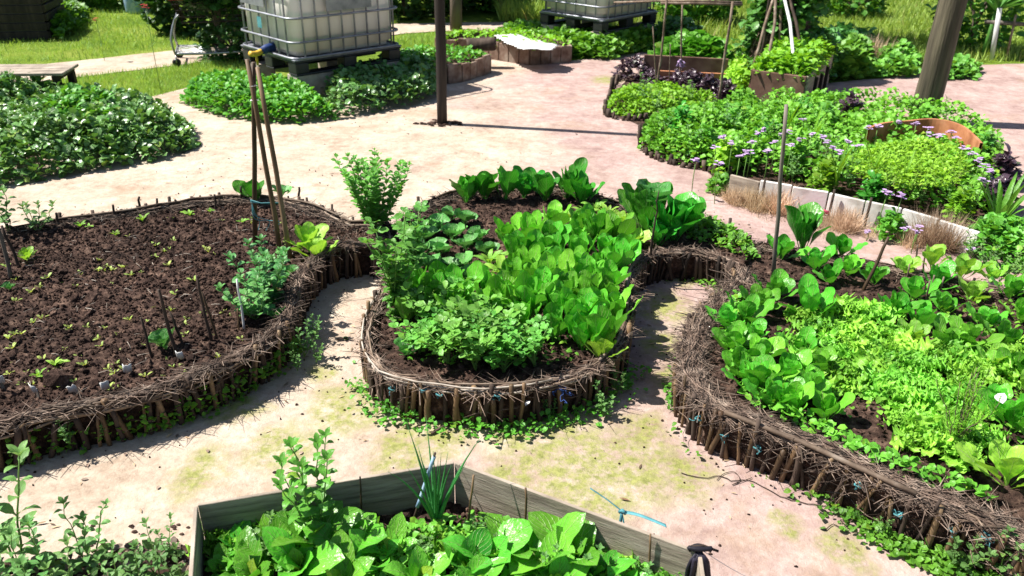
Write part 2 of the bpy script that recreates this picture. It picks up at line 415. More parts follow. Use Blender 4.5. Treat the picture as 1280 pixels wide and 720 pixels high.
def m_lawn():
    m, nt = newmat('lawn_ground'); p = geopos(nt)
    b = ramp(nt, noise(nt, 1.3, 6., .7, p), [(.3, (.07, .13, .015)), (.5, (.15, .23, .025)), (.7, (.27, .31, .06))])
    b = mixc(nt, mrange(nt, noise(nt, 14., 5., .7, p), .5, .75, 0., .6), b, (.06, .10, .015))
    bp = nd(nt, 'ShaderNodeBump', {'Strength': .8, 'Distance': .05, 'Height': noise(nt, 25., 5., .7, p)})
    pb = nd(nt, 'ShaderNodeBsdfPrincipled', {'Base Color': b, 'Roughness': .95, 'Specular IOR Level': .1, 'Normal': bp.outputs[0]})
    nd(nt, 'ShaderNodeOutputMaterial', {0: pb.outputs[0]}); return m
M['lawn'] = m_lawn()

# ------------------------------------------------------------------ leaf geometry
def leaf(L=.2, W=.1, e0=60, e1=20, cup=.25, ruf=.0, nu=5, nv=8, pet=.18, peak=.62, q=.62, twist=0., rf=5., rg=rng, lobes=0., lf_=7.):
    v = 1 - (1 - np.linspace(0, 1, nv)) ** (1.8 if nv >= 11 else 1.1); u = np.linspace(-1, 1, nu)
    k = math.log(.5) / math.log(peak)
    t = np.clip((v - pet) / (1 - pet), 0, 1)
    w = np.sin(PI * t ** k) ** q
    if lobes: w = w * (1 - lobes * (.5 + .5 * np.cos(t * PI * lf_)))
    w = np.maximum(w, .09 * (1 - v) + .015) * W / 2
    ang = R(e0) + (R(e1) - R(e0)) * v ** 1.3
    ds = L * np.diff(v)
    x = np.concatenate([[0], np.cumsum(np.cos((ang[1:] + ang[:-1]) / 2) * ds)]); z = np.concatenate([[0], np.cumsum(np.sin((ang[1:] + ang[:-1]) / 2) * ds)])
    nx, nz = -np.sin(ang), np.cos(ang)
    ph = rg.uniform(0, 6.28, 2)
    U, Vv = np.meshgrid(u, v)
    Wg = w[:, None]
    side = U * Wg * (1 - .15 * cup)
    off = cup * U ** 2 * Wg + ruf * Wg * np.abs(U) ** 2 * np.sin(Vv * rf * 2 * PI + np.where(U > 0, ph[0], ph[1]))
    off = off + .05 * L * np.sin(Vv * 6 + ph[0]) * .25
    if nv >= 6: side = side + ruf * .3 * Wg * np.cos(Vv * rf * 2.3 * PI + ph[1]) * U
    tw = twist * Vv
    sy = side * np.cos(tw) - off * np.sin(tw); so = side * np.sin(tw) + off * np.cos(tw)
    V = np.stack([x[:, None] + nx[:, None] * so, sy, z[:, None] + nz[:, None] * so], 2).reshape(-1, 3)
    i = np.arange(nv - 1)[:, None] * nu; j = np.arange(nu - 1)[None]
    F = [np.stack([i + j, i + j + 1, i + nu + j + 1, i + nu + j], 2).reshape(-1, 4)]
    UV = np.stack([(U + 1) / 2, Vv], 2).reshape(-1, 2)
    return V, F, UV

def put(g, lf, az, off=(0, 0, 0)):
    g.add(lf[0] @ rz(az).T + np.asarray(off), lf[1], lf[2])

GA = 2.39996
def g_romaine(n=10, L=.17, outer=(44, 40), inner=(84, 88), W=.5, cup=.2, pet=.22, peak=.62, ruf=.13, rg=rng):
    g = G()
    for i in range(n):
        t = (i / (n - 1)) ** .8          # 0 outer .. 1 inner
        l = L * (1.0 - .25 * t) * rg.uniform(.8, 1.15)
        e0 = outer[0] + (inner[0] - outer[0]) * t + rg.uniform(-7, 7); e1 = outer[1] + (inner[1] - outer[1]) * t + rg.uniform(-16, 12)
        lf = leaf(l, l * W * rg.uniform(.85, 1.12), e0, e1, cup * rg.uniform(.2, 1.3), ruf, 7, 16, pet, peak, .56, rg.uniform(-.5, .5), rg.uniform(1.8, 4), rg)
        a = i * GA + rg.uniform(-.35, .35); r_ = .016 * (1 - t)
        put(g, lf, a, (math.cos(a) * r_, math.sin(a) * r_, -.004))
    return g

def g_curly(n=20, L=.11, rg=rng):
    g = G()
    for i in range(n):
        t = i / (n - 1); l = L * (1.05 - .4 * t) * rg.uniform(.8, 1.2)
        lf = leaf(l, l * .62, 34 + 48 * t + rg.uniform(-10, 10), -15 + 55 * t + rg.uniform(-20, 20), .2, .8, 9, 19, .1, .72, .5, rg.uniform(-.7, .7), rg.uniform(5, 8), rg, lobes=.5, lf_=15)
        a = i * GA + rg.uniform(-.4, .4); put(g, lf, a)
    return g

def g_rosette(n=9, L=.2, W=.5, e=(55, 5), cup=.15, ruf=.06, pet=.3, peak=.55, lobes=0., rg=rng, nv=9):
    g = G()
    for i in range(n):
        t = i / max(1, n - 1); l = L * (1 - .45 * t) * rg.uniform(.8, 1.15)
        lf = leaf(l, l * W * rg.uniform(.85, 1.15), e[0] + 28 * t + rg.uniform(-8, 8), e[1] + 35 * t + rg.uniform(-15, 15), cup, ruf, 7, nv, pet, peak, .75, rg.uniform(-.5, .5), 3., rg, lobes=lobes)
        a = i * GA + rg.uniform(-.4, .4); put(g, lf, a)
    return g

def g_celery(nst=9, H=.2, spread=.12, lsz=.035, rg=rng, clusters=3):
    """stalks that carry clusters of toothed leaflets: returns stalk and foliage accumulators"""
    gs, gl = G(), G()
    T = leaf(1, .85, 10, -15, .15, .15, 5, 6, .08, .55, .7, 0, 3, rg, lobes=.25)
    pos = []; az = []; ti = []; sc = []
    for i in range(nst):
        a = i * GA + rg.uniform(-.3, .3); r = spread * math.sqrt((i + .5) / nst); h = H * rg.uniform(.65, 1.1)
        s = np.linspace(0, 1, 6); bend = r * s ** 1.6
        pts = np.stack([np.cos(a) * bend + rg.normal(0, .003, 6), np.sin(a) * bend + rg.normal(0, .003, 6), h * s], 1)
        gs.add(*tube(pts, np.linspace(.004, .0018, 6), 5))
        for c in range(clusters):
            tpos = 1 - c * .19
            q = pts[-1] * tpos + pts[0] * (1 - tpos); q = np.array([np.interp(tpos, s, pts[:, k]) for k in range(3)])
            nl = 5 if c == 0 else 4
            for k in range(nl):
                aa = a + (k - (nl - 1) / 2) * (1.1 if c == 0 else 1.6) + rg.uniform(-.3, .3)
                pos.append(q + np.array([math.cos(aa), math.sin(aa), 0]) * lsz * .15); az.append(aa); ti.append(rg.uniform(-.35, .75)); sc.append(lsz * rg.uniform(.7, 1.25))
    inst(gl, T, np.array(pos), rots(np.array(az), np.array(ti), rg.uniform(-.5, .5, len(az))), np.array(sc))
    return gs, gl

def g_stemmy(H=.3, nst=4, spread=.1, pairs=5, L=.06, W=.5, droop=-20, rg=rng, leafq=.75, stem_r=.003, top=True, lean=.0):
    gs, gl = G(), G()
    for i in range(nst):
        a = i * GA + rg.uniform(-.4, .4); r = spread * (math.sqrt((i + .3) / nst) if nst > 1 else .3); h = H * rg.uniform(.7, 1.08)
        s = np.linspace(0, 1, 8)
        pts = np.stack([np.cos(a) * r * s ** .8 + rg.normal(0, .004, 8) + lean * s ** 2, np.sin(a) * r * s ** .8 + rg.normal(0, .004, 8), h * s], 1)
        gs.add(*tube(pts, np.linspace(stem_r, stem_r * .5, 8), 5))
        for p in range(pairs):
            t = .15 + .85 * (p + .5) / pairs; q = np.array([np.interp(t, s, pts[:, k]) for k in range(3)])
            size = L * (1.05 - .55 * t) * rg.uniform(.8, 1.2) if top else L * rg.uniform(.8, 1.2)
            b = a + p * PI / 2 + rg.uniform(-.4, .4)
            for k in (0, PI):
                lf = leaf(size, size * W, 35 + rg.uniform(-20, 20) + 20 * t, droop + rg.uniform(-20, 20), .12, .08, 5, 8, .14, .42, leafq, rg.uniform(-.5, .5), 3., rg)
                put(gl, lf, b + k, q)
        for k in range(4):
            lf = leaf(L * .5, L * .25, 60, 20, .2, .1, 5, 6, .1, .5, .8, 0, 3., rg); put(gl, lf, k * PI / 2 + a, pts[-1])
    return gs, gl

def plant(name, gs, gl, lm, label, cat, group=None, sm=None, stemname='stem', leafname='foliage'):
    t = thing(name, label=label, cat=cat, group=group)
    gs.build(stemname, sm or M['stem'], t); gl.build(leafname, M[lm], t)
    return t

# prototypes are placed for real on first use, copied afterwards
class Proto:
    def __init__(s, objs): s.objs = objs; s.used = [False] * len(objs)
    def place(s, loc, label=None, cat=None, group=None, rot=None, sc=1., idx=None, tilt=.08):
        i = idx if idx is not None else int(rng.integers(len(s.objs)))
        o = s.objs[i]
        if s.used[i]: o = copy_tree(o)
        s.used[i] = True
        o.location = loc; o.rotation_euler = (rng.normal(0, tilt), rng.normal(0, tilt), rng.uniform(0, 6.28) if rot is None else rot)
        o.scale = (sc, sc, sc * rng.uniform(.92, 1.1))
        if label: o['label'] = label
        if cat: o['category'] = cat
        if group: o['group'] = group
        elif 'group' in o: del o['group']
        return o
    def cleanup(s):
        for o, u in zip(s.objs, s.used):
            if not u:
                for c in list(o.children): bpy.data.objects.remove(c)
                bpy.data.objects.remove(o)

# ------------------------------------------------------------------ world, sun, camera
w = bpy.data.worlds.new('World'); S.world = w; w.use_nodes = True
wt = w.node_tree; wt.nodes.clear()
SUN_EL = R(55); sdir = np.array([1., -.14, 0]); sdir /= np.linalg.norm(sdir)   # horizontal travel of light
sky = nd(wt, 'ShaderNodeTexSky', sky_type='NISHITA', sun_disc=False, sun_elevation=SUN_EL)
tos = -sdir                                   # towards the sun
sky.sun_rotation = math.atan2(tos[0], tos[1])
bg = nd(wt, 'ShaderNodeBackground', {'Color': sky.outputs[0], 'Strength': .058})
nd(wt, 'ShaderNodeOutputWorld', {0: bg.outputs[0]})
sl = bpy.data.lights.new('sun', 'SUN'); sl.energy = 5.0; sl.angle = R(.53); sl.color = (1., .955, .88)
so = bpy.data.objects.new('sun', sl); C.objects.link(so)
dv = Vector((sdir[0] * math.cos(SUN_EL), sdir[1] * math.cos(SUN_EL), -math.sin(SUN_EL)))
so.rotation_euler = dv.to_track_quat('-Z', 'Y').to_euler(); so.location = (-5, 2, 8)
S.view_settings.view_transform = 'Standard'; S.view_settings.look = 'None'; S.view_settings.exposure = 1.08; S.view_settings.gamma = 1
cd = bpy.data.cameras.new('camera'); cam = bpy.data.objects.new('camera', cd); C.objects.link(cam)
cd.sensor_width = 36; cd.lens = 36 * FP / 1280; cd.clip_end = 2000; cd.clip_start = .05
cam.matrix_world = Matrix.Translation((0, 0, CH)) @ Matrix.Rotation(PI / 2 - TH, 4, 'X') @ Matrix.Rotation(ROLL, 4, 'Z')
cd.dof.use_dof = True; cd.dof.focus_distance = 3.1; cd.dof.aperture_fstop = 4.5
S.camera = cam

# ------------------------------------------------------------------ ground
def grid_sheet(name, x0, x1, y0, y1, res, zf, mat, poly=None):
    nx = int((x1 - x0) / res) + 1; ny = int((y1 - y0) / res) + 1
    X, Y = np.meshgrid(np.linspace(x0, x1, nx), np.linspace(y0, y1, ny)); X = X.ravel(); Y = Y.ravel()
    Z = zf(X, Y); i = np.arange(ny - 1)[:, None] * nx; j = np.arange(nx - 1)[None]
    F = np.stack([i + j, i + j + 1, i + nx + j + 1, i + nx + j], 2).reshape(-1, 4)
    if poly is not None:
        cx = X[F].mean(1); cy = Y[F].mean(1); F = F[inpoly(cx, cy, poly)]
        used = np.unique(F); mp = np.full(len(X), -1); mp[used] = np.arange(len(used)); F = mp[F]; X, Y, Z = X[used], Y[used], Z[used]
    g = G(); g.add(np.stack([X, Y, Z], 1), [F]); return g

g = G(); g.add([(-900, -300, 0), (900, -300, 0), (900, 1500, 0), (-900, 1500, 0)], [[0, 1, 2, 3]])
tag(g.build('ground', M['lawn']), kind='structure')

def ragged(poly, step=.06, amp=.03, seed=3):
    out = []
    n = len(poly)
    for i in range(n):
        a, b = poly[i], poly[(i + 1) % n]; k = max(1, int(np.linalg.norm(b - a) / step))
        for j in range(k):
            p = a + (b - a) * j / k
            out.append(p + amp * np.array([fbm(p[0] * 5, p[1] * 5, seed) - .5, fbm(p[0] * 5 + 9, p[1] * 5, seed + 5) - .5]) * 2.2)
    return np.array(out)

mainp = np.vstack([[(-8, -3), (-8, 5.5)], PP([(-90, 235), (0, 190), (120, 150), (175, 135), (185, 122), (235, 110), (330, 100), (480, 100), (500, 80), (560, 66), (700, 78), (770, 70), (840, 60), (1000, 70), (1035, 104), (1120, 96), (1210, 82), (1330, 78), (1500, 90)]), [(12, 3), (12, -3)]])
stripp = PP([(-120, 100), (0, 87), (160, 70), (300, 55), (500, 30), (640, 28), (760, 30), (760, 40), (700, 42), (620, 39), (560, 39), (500, 43), (300, 72), (160, 90), (80, 99), (0, 108), (-120, 122)])
for nm, pl in (('path', mainp), ('path', stripp)):
    q = ragged(pl)
    V = np.column_stack([q, np.full(len(q), .004 if pl is mainp else .008)]); g = G(); g.add(V, [np.arange(len(V))])
    tag(g.build(nm, M['path'], smooth=False), kind='structure')

# ------------------------------------------------------------------ generic scatter covers
TL = leaf(1, .8, 20, -20, .2, .1, 3, 4, .08, .5, .7)          # small leaf template, few faces
TLL = leaf(1, .55, 20, -25, .2, .08, 3, 5, .12, .5, .8)
def cover(name, label, cat, poly, n, size, H, mat, edge=.25, z0=0., tmpl=None, low=.25, rag=.35, tilt=(-.35, .9), bumps=3., seed=1, kind='stuff', group=None, parent=None, zfun=None, sv=.45):
    rg = np.random.default_rng(seed * 31 + 5)
    x, y = sample(poly, n, rg); d = dpoly(x, y, poly)
    prof = np.clip(d / edge, 0, 1) ** .5
    hh = H * prof * (1 - rag + rag * 2 * fbm(x * bumps, y * bumps, seed))
    z = z0 + hh * rg.uniform(low, 1., n) ** .45 + .003
    if zfun is not None: z = z + zfun(x, y)
    g = G()
    az = rg.uniform(0, 6.28, n)
    # spill outward at the rim a little
    inst(g, tmpl or TL, np.stack([x, y, z], 1), rots(az, rg.uniform(tilt[0], tilt[1], n), rg.uniform(-.7, .7, n)), size * rg.uniform(1 - sv, 1 + sv, n))
    o = g.build(name, M[mat] if isinstance(mat, str) else mat, parent)
    return tag(o, label, cat, group, kind) if parent is None else tag(o, kind=None)

# ------------------------------------------------------------------ mandala beds
TZ, SZ = .195, .155
A_front = [(-260, 590), (-130, 556), (0, 528), (60, 512), (120, 502), (183, 487), (240, 468), (283, 450), (325, 428), (350, 408), (366, 385), (372, 360), (382, 338), (400, 318), (425, 307), (460, 304), (489, 309)]
A_back = [(500, 292), (492, 276), (468, 270), (440, 270), (410, 256), (370, 245), (320, 239), (260, 241), (200, 250), (120, 262), (60, 270), (0, 280), (-80, 292), (-260, 330)]
M_front = [(489, 309), (483, 335), (477, 360), (463, 385), (457, 407), (457, 428), (466, 448), (487, 465), (537, 475), (600, 482), (653, 478), (700, 469), (737, 458), (767, 438), (785, 407), (790, 370), (790, 345), (800, 325), (820, 313), (850, 309), (880, 311), (908, 321), (922, 335)]
M_back = [(948, 308), (938, 291), (905, 276), (870, 263), (830, 254), (790, 250), (745, 239), (700, 228), (640, 223), (600, 227), (560, 236), (530, 247), (507, 262), (498, 280)]
R_front = [(922, 335), (912, 352), (887, 373), (862, 402), (852, 440), (856, 472), (880, 502), (920, 521), (1014, 557), (1080, 587), (1143, 617), (1248, 660), (1330, 700), (1430, 760)]
R_back = [(1560, 560), (1420, 400), (1340, 372), (1280, 360), (1210, 344), (1130, 328), (1060, 314), (1000, 305), (960, 298), (942, 300)]

def zsoil(x, y):
    return .03 * (fbm(x * 7, y * 7, 4) - .5) + .030 * (fbm(x * 36, y * 36, 9, 3) - .5) + .05 * (fbm(x * 1.7, y * 1.7, 21, 2) - .5)

TCL = None
def clod():
    import bmesh
    bm = bmesh.new(); bmesh.ops.create_icosphere(bm, subdivisions=1, radius=1.)
    V = np.array([v.co[:] for v in bm.verts]); F = [np.array([[v.index for v in f.verts] for f in bm.faces])]; bm.free()
    V = V * (1 + .25 * rng.uniform(-1, 1, (len(V), 1)))
    return V, F, np.zeros((len(V), 2))
TCL = clod()

def brush(line, inward, n, width, z, pile, Lr=(.05, .18), r=.0018, seed=1, spill=.15, name='dry_brush', parent=None, mat='twig', along=.7):
    rg = np.random.default_rng(seed); g = G(); t = tangents(line); N = len(line)
    for i in range(n):
        k = int(rg.integers(1, N - 1)); L = rg.uniform(*Lr); w_ = rg.uniform(-spill, 1) * width
        p = line[k] + inward[k] * w_
        a = rg.normal(0, along); c, s = math.cos(a), math.sin(a)
        d = np.array([t[k][0] * c - t[k][1] * s, t[k][0] * s + t[k][1] * c]) * (1 if rg.random() < .5 else -1)
        ss = np.linspace(-.5, .5, 5)
        # follow the rim: curve slightly
        cr = rg.normal(0, .22) * L; perp = np.array([-d[1], d[0]])
        prof = 1 - (abs(w_ / width - .4) / .9) ** 2
        zc = z + pile * prof * rg.uniform(.1, 1) ** .7
        tip = rg.normal(0, .12) * L
        pts = np.column_stack([p[None] + d[None] * (ss * L)[:, None] + perp[None] * (cr * (4 * ss ** 2))[:, None], zc + ss * tip + rg.normal(0, .0015, 5)])
        rr = r * rg.uniform(.5, 1.7)
        if w_ < 0: pts[:, 2] -= rg.uniform(0, .03)
        g.add(*tube(pts, [rr * .6, rr, rr, rr * .9, rr * .4], 4, cap=False))
    return tag(g.build(name, M[mat], parent), kind='stuff')

def make_bed(root_label, front_px, back_px, bwidth, nbrush, seed, back_n=160, pile=.035, cat='garden bed'):
    fr = smoothline(PP(front_px, TZ), .02); bk = smoothline(PP(back_px, TZ), .02)
    poly = np.vstack([fr, bk]); area = .5 * np.sum(poly[:, 0] * np.roll(poly[:, 1], -1) - np.roll(poly[:, 0], -1) * poly[:, 1])
    sg = 1 if area > 0 else -1
    tf = tangents(fr); nf = np.stack([-tf[:, 1], tf[:, 0]], 1) * sg
    tb = tangents(bk); nb = np.stack([-tb[:, 1], tb[:, 0]], 1) * sg
    c = poly[:len(fr)].mean(0)
    root = thing('garden_bed', (c[0], c[1], 0), 0, root_label, cat)
    off = np.array([c[0], c[1], 0])
    def fin(g, name, mat, smooth=True): 
        return g.build(name, mat, root, smooth).__class__ and root.children[-1] if False else _fin(g, name, mat, smooth)
    def _fin(g, name, mat, smooth):
        g.tr(off=-off); return g.build(name, mat, root, smooth)
    # soil
    inner = np.vstack([fr + nf * .012, bk + nb * .012]); lo = inner.min(0); hi = inner.max(0)
    g = grid_sheet('soil', max(lo[0], -3.6), min(hi[0], 3.6), lo[1], hi[1], .0125, lambda x, y: SZ + zsoil(x, y), None, inner)
    # dark side wall of earth behind the stakes
    ring = np.vstack([inner, inner[:1]]); m = len(ring)
    zt = SZ + .02
    V = np.vstack([np.column_stack([ring, np.full(m, zt)]), np.column_stack([ring, np.full(m, 0.)])])
    i = np.arange(m - 1); g.add(V, [np.stack([i, i + 1, i + 1 + m, i + m], 1)])
    soil = _fin(g, 'soil', M['soil'], True)
    x, y = sample(inner, 24000 if seed == 1 else 7000, rng); gg = G(); n = len(x)
    sc = rng.lognormal(-5.5, .55, n)[:, None] * rng.uniform(.6, 1.3, (n, 3))
    inst(gg, TCL, np.stack([x, y, SZ + zsoil(x, y) + .003], 1), rots(rng.uniform(0, 6, n), rng.uniform(-1, 1, n), rng.uniform(-3, 3, n)), sc)
    o = _fin(gg, 'soil_crumbs', M['soil'], False); tag(o, kind='stuff')
    # stakes along the front
    s = np.concatenate([[0], np.cumsum(np.linalg.norm(np.diff(fr, axis=0), axis=1))]); total = s[-1]
    st = []; q = 0
    while q < total - .01:
        st.append(q); q += rng.uniform(.016, .05)
    px_vis = []
    for q in st:
        p = np.array([np.interp(q, s, fr[:, k]) for k in (0, 1)]); nn = np.array([np.interp(q, s, nf[:, k]) for k in (0, 1)]); tt = np.array([-nn[1], nn[0]])
        h = TZ + rng.uniform(-.055, .012) + (.03 if rng.random() < .08 else 0); rr = rng.uniform(.0055, .0125); lean = rng.normal(0, .028)
        b = p - nn * rng.uniform(-.002, .012); top = b + tt * lean - nn * rng.uniform(-.004, .014)
        pts = np.linspace(np.append(b, -.01), np.append(top, h), 5); pts[1:-1, :2] += rng.normal(0, .0015, (3, 2))
        dist = np.hypot(*p); vis = (-2.1 < p[0] < 2.3)
        px_vis.append((dist if vis else 99 + dist, pts, rr))
    px_vis.sort(key=lambda a: a[0])
    rest = G()
    for i, (d, pts, rr) in enumerate(px_vis):
        V = tube(pts, [rr, rr * 1.02, rr * .97, rr, rr * .96], 7)
        if i < 96:
            g = G(); g.add(*V); _fin(g, 'stake', M['bamboo'] if rng.random() < (.25 if seed == 1 else .6) else M['oldwood'], True)  # leftmost bed takes mostly dark wood, putting its wall's shade into the colour
        else: rest.add(*V)
    # back stakes: stubs standing out of the soil
    sb = np.concatenate([[0], np.cumsum(np.linalg.norm(np.diff(bk, axis=0), axis=1))]); q = 0
    while q < sb[-1]:
        p = np.array([np.interp(q, sb, bk[:, k]) for k in (0, 1)]); h = TZ + rng.uniform(-.06, -.005) + (.035 if rng.random() < .12 else 0)
        b = np.append(p, 0); t = np.append(p + rng.normal(0, .012, 2), h); rest.add(*tube([b, t], rng.uniform(.005, .011), 6)); q += rng.uniform(.02, .05)
    tag(_fin(rest, 'stake', M['oldwood'], True), kind='stuff')
    # woven rails
    for k in range(7 if seed != 3 else 4):
        a = rng.uniform(0, .55) * total if k > 2 else rng.uniform(0, .12) * total; b = min(total, a + rng.uniform(.35, .9) * total); m = max(6, int((b - a) / .05))
        ss = np.linspace(a, b, m); ow = rng.uniform(-.014, .02) if k < 5 else rng.uniform(.01, bwidth * .6)
        pts = np.stack([np.interp(ss, s, fr[:, 0]) + np.interp(ss, s, nf[:, 0]) * ow, np.interp(ss, s, fr[:, 1]) + np.interp(ss, s, nf[:, 1]) * ow,
                        (TZ - .05 + .006 * k + np.sin(ss * 9 + k) * .007)], 1)
        pts[:, :2] += rng.normal(0, .0022, (m, 2)); pts[:, 2] += rng.normal(0, .002, m)
        g = G(); g.add(*tube(pts, np.linspace(.0055, .0028, m) * rng.uniform(.6, 1.2), 6)); _fin(g, 'rail', M['branch'], True)
    for k in range(4):
        a = rng.uniform(0, .4) * sb[-1]; b = a + .55 * sb[-1]; m = int((b - a) / .06); ss = np.linspace(a, b, m)
        pts = np.stack([np.interp(ss, sb, bk[:, 0]) + np.interp(ss, sb, nb[:, 0]) * .015 * k, np.interp(ss, sb, bk[:, 1]) + np.interp(ss, sb, nb[:, 1]) * .015 * k, np.full(m, TZ - .035 + .01 * (k % 3))], 1)
        pts[:, :2] += rng.normal(0, .004, (m, 2)); pts[:, 2] += rng.normal(0, .003, m)
        g = G(); g.add(*tube(pts, .006, 6)); _fin(g, 'rail', M['branch'], True)
    fo = fr - off[:2]; bo = bk - off[:2]
    brush(fo, nf, nbrush, bwidth, TZ - .035, pile, seed=seed, parent=root, r=.0014, Lr=(.05, .24), along=.30, spill=.04)
    brush(fo, nf, nbrush // 50, bwidth * .8, TZ - .035, pile, seed=seed + 70, parent=root, r=.003, Lr=(.10, .26), along=.15, spill=0, mat='branch')
    brush(fo, nf, nbrush // 16, .02, TZ - .09, .05, seed=seed + 40, parent=root, r=.0012, spill=.9, along=.8)
    brush(bo, nb, back_n * 9, .09, TZ - .055, .03, seed=seed + 9, parent=root, r=.0017, along=.6)
    return root, poly, fr, nf, bk, nb

bedA = make_bed('bare dug bed of dark soil edged with sticks, leftmost of the beds', A_front, A_back, .042, 1300, 1)
bedM = make_bed('rounded lettuce bed between the two path inlets, edged with short stakes', M_front, M_back, .03, 1200, 2, pile=.02)
bedR = make_bed('curved bed on the right with a thick mat of dry twigs on its rim', R_front, R_back, .09, 4600, 3, pile=.028)

# pale peeled poles on the middle bed's rim
for k, (q0, q1, zz) in enumerate(((.12, .45, .0), (.15, .50, .014), (.2, .62, -.016), (.55, .75, .012), (.68, .86, .02))):
    fr, nf = bedM[2], bedM[3]; a, b = int(q0 * len(fr)), int(q1 * len(fr)); ln = fr[a:b:4] - nf[a:b:4] * (.012 if k < 3 else -.02) 
    g = G(); pts = np.column_stack([ln + rng.normal(0, .003, ln.shape), TZ - .02 + zz + rng.normal(0, .0012, len(ln))]); g.add(*tube(pts, .0038 if k < 3 else .007, 6)); g.tr(off=-np.array(bedM[0].location)); g.build('rail', M['palewood' if k < 3 else 'branch'], bedM[0])

# twine knots tied round the stakes and rails
def knot(loc, mat, label, n=4, s=.016, group=None):
    g = G()
    for i in range(n):
        a = rng.uniform(0, 6.28); pts = [np.array(loc)]
        for k in range(6): pts.append(pts[-1] + rng.normal(0, s * .35, 3) + np.array([0, 0, -s * .12]))
        pts = smoothline(np.array(pts), .006); g.add(*tube(pts, .0015, 5))
    th = np.linspace(0, 2 * PI, 14); g.add(*tube(np.stack([loc[0] + .012 * np.cos(th), loc[1] + .012 * np.sin(th), loc[2] + .003 * np.sin(2 * th)], 1), .003, 5, cap=False))
    return tag(g.build('twine_knot', mat, loc=np.array(loc)), label, 'twine', group)
def on_front(bed, f, dz=0., out=.014):
    fr, nf = bed[2], bed[3]; k = int(f * (len(fr) - 1)); p = fr[k] - nf[k] * out
    return (p[0], p[1], TZ - .04 + dz)
def near_px(bed, px, py, out=.014, dz=0.):
    fr, nf = bed[2], bed[3]; t = P(px, py, TZ - .05)[:2]; k = int(np.argmin(np.hypot(*(fr - t).T))); p = fr[k] - nf[k] * out
    return (p[0], p[1], TZ - .05 + dz)
for a, b in ((888, 512), (915, 528), (948, 545), (1075, 600), (1130, 628), (1190, 650), (1235, 665)):
    knot(near_px(bedR, a, b, .016, rng.uniform(-.05, .02)), M['turq'], 'turquoise twine tied round the stakes of the twig-topped right bed', group='twine ties on the right bed')
for a, b in ((535, 478), (560, 480), (505, 470), (620, 482)):
    knot(near_px(bedM, a, b, .016, rng.uniform(-.02, .02)), M['turq'], 'turquoise twine tied round the stakes of the rounded middle bed', group='twine ties on the middle bed')
knot(near_px(bedM, 692, 474, .02, .0), M['blue'], 'bright blue rope knotted over the rim of the rounded middle bed', 12, .03)

# white rail (pale bamboo) on right bed
g = G(); pts = np.array([np.append(P(*p, TZ)[:2], TZ + .004) for p in ((905, 514), (1000, 551), (1060, 578), (1143, 615))]); pts = smoothline(pts, .08); pts[:, 1] -= .012
g.add(*tube(pts, .009, 8)); tag(g.build('bamboo_pole', M['branch']), 'long pale pole lying along the twig rim of the right bed', 'pole')

# ------------------------------------------------------------------ lettuce prototypes
def protos(fn, names, mat, n):
    out = []
    for i in range(n):
        out.append(fn(i).build(names, M[mat]))
    return Proto(out)
rg_ = rng
LET = protos(lambda i: g_romaine(9 + i % 3, .205), 'lettuce', 'lettuce', 6)
LEU = protos(lambda i: g_romaine(9 + i % 3, .20, (58, 62), (84, 92), .47, .25), 'lettuce', 'lettuce', 6)
LETD = protos(lambda i: g_romaine(11, .245, (54, 52), (84, 90), .48, .25), 'lettuce', 'lettuce_dark', 3)
LETL = protos(lambda i: g_romaine(9, .18, (42, 22), (80, 70), .5, .2), 'lettuce', 'lettuce_light', 3)
CUR = protos(lambda i: g_curly(30, .105), 'curly_lettuce', 'curly', 4)
KAL = protos(lambda i: g_rosette(12, .115, .85, (50, 38), .12, .12, .4, .6), 'kale_plant', 'kale', 3)
BRD = protos(lambda i: g_rosette(9, .24, .46, (68, 8), .12, .1, .26, .48), 'broad_leaf_plant', 'plantain', 5)
SPR = protos(lambda i: g_rosette(5, .04, .4, (50, 5), .1, .0, .2, .6, nv=5), 'seedling', 'seedling', 4)
SPK = protos(lambda i: g_rosette(9, .10, .24, (60, -10), .15, .15, .15, .5), 'young_radish_plant', 'lettuce_light', 3)
def stemproto(n, name, lm, cat, *a, **k):
    L = []
    for i in range(n):
        gs, gl = g_stemmy(*a, **k); L.append(plant(name, gs, gl, lm, 'x', cat))
    return Proto(L)
def celproto(n, name, lm, *a, **k):
    L = []
    for i in range(n):
        gs, gl = g_celery(*a, **k); L.append(plant(name, gs, gl, lm, 'x', 'herb'))
    return Proto(L)
CEL = celproto(3, 'celery_plant', 'celery', 11, .19, .11, .038)
NET = stemproto(3, 'leafy_weed', 'weed', 'weed', .22, 3, .09, 6, .06, .5, -15)

def zs(x, y): return SZ + float(zsoil(np.array([x]), np.array([y]))[0]) - .004
def pz(px, py, z=SZ):
    p = P(px, py, z); p[2] = zs(p[0], p[1]); return tuple(p)

# middle bed, back row (large dark heads)
for i, (a, b) in enumerate([(583, 250), (606, 246), (632, 248), (655, 244), (682, 250), (708, 246), (728, 254)]):
    LETD.place(pz(a, b), 'big upright lettuce in the back row of the rounded middle bed', 'lettuce', 'back row lettuces in the middle bed', sc=rng.uniform(.85, 1.0))
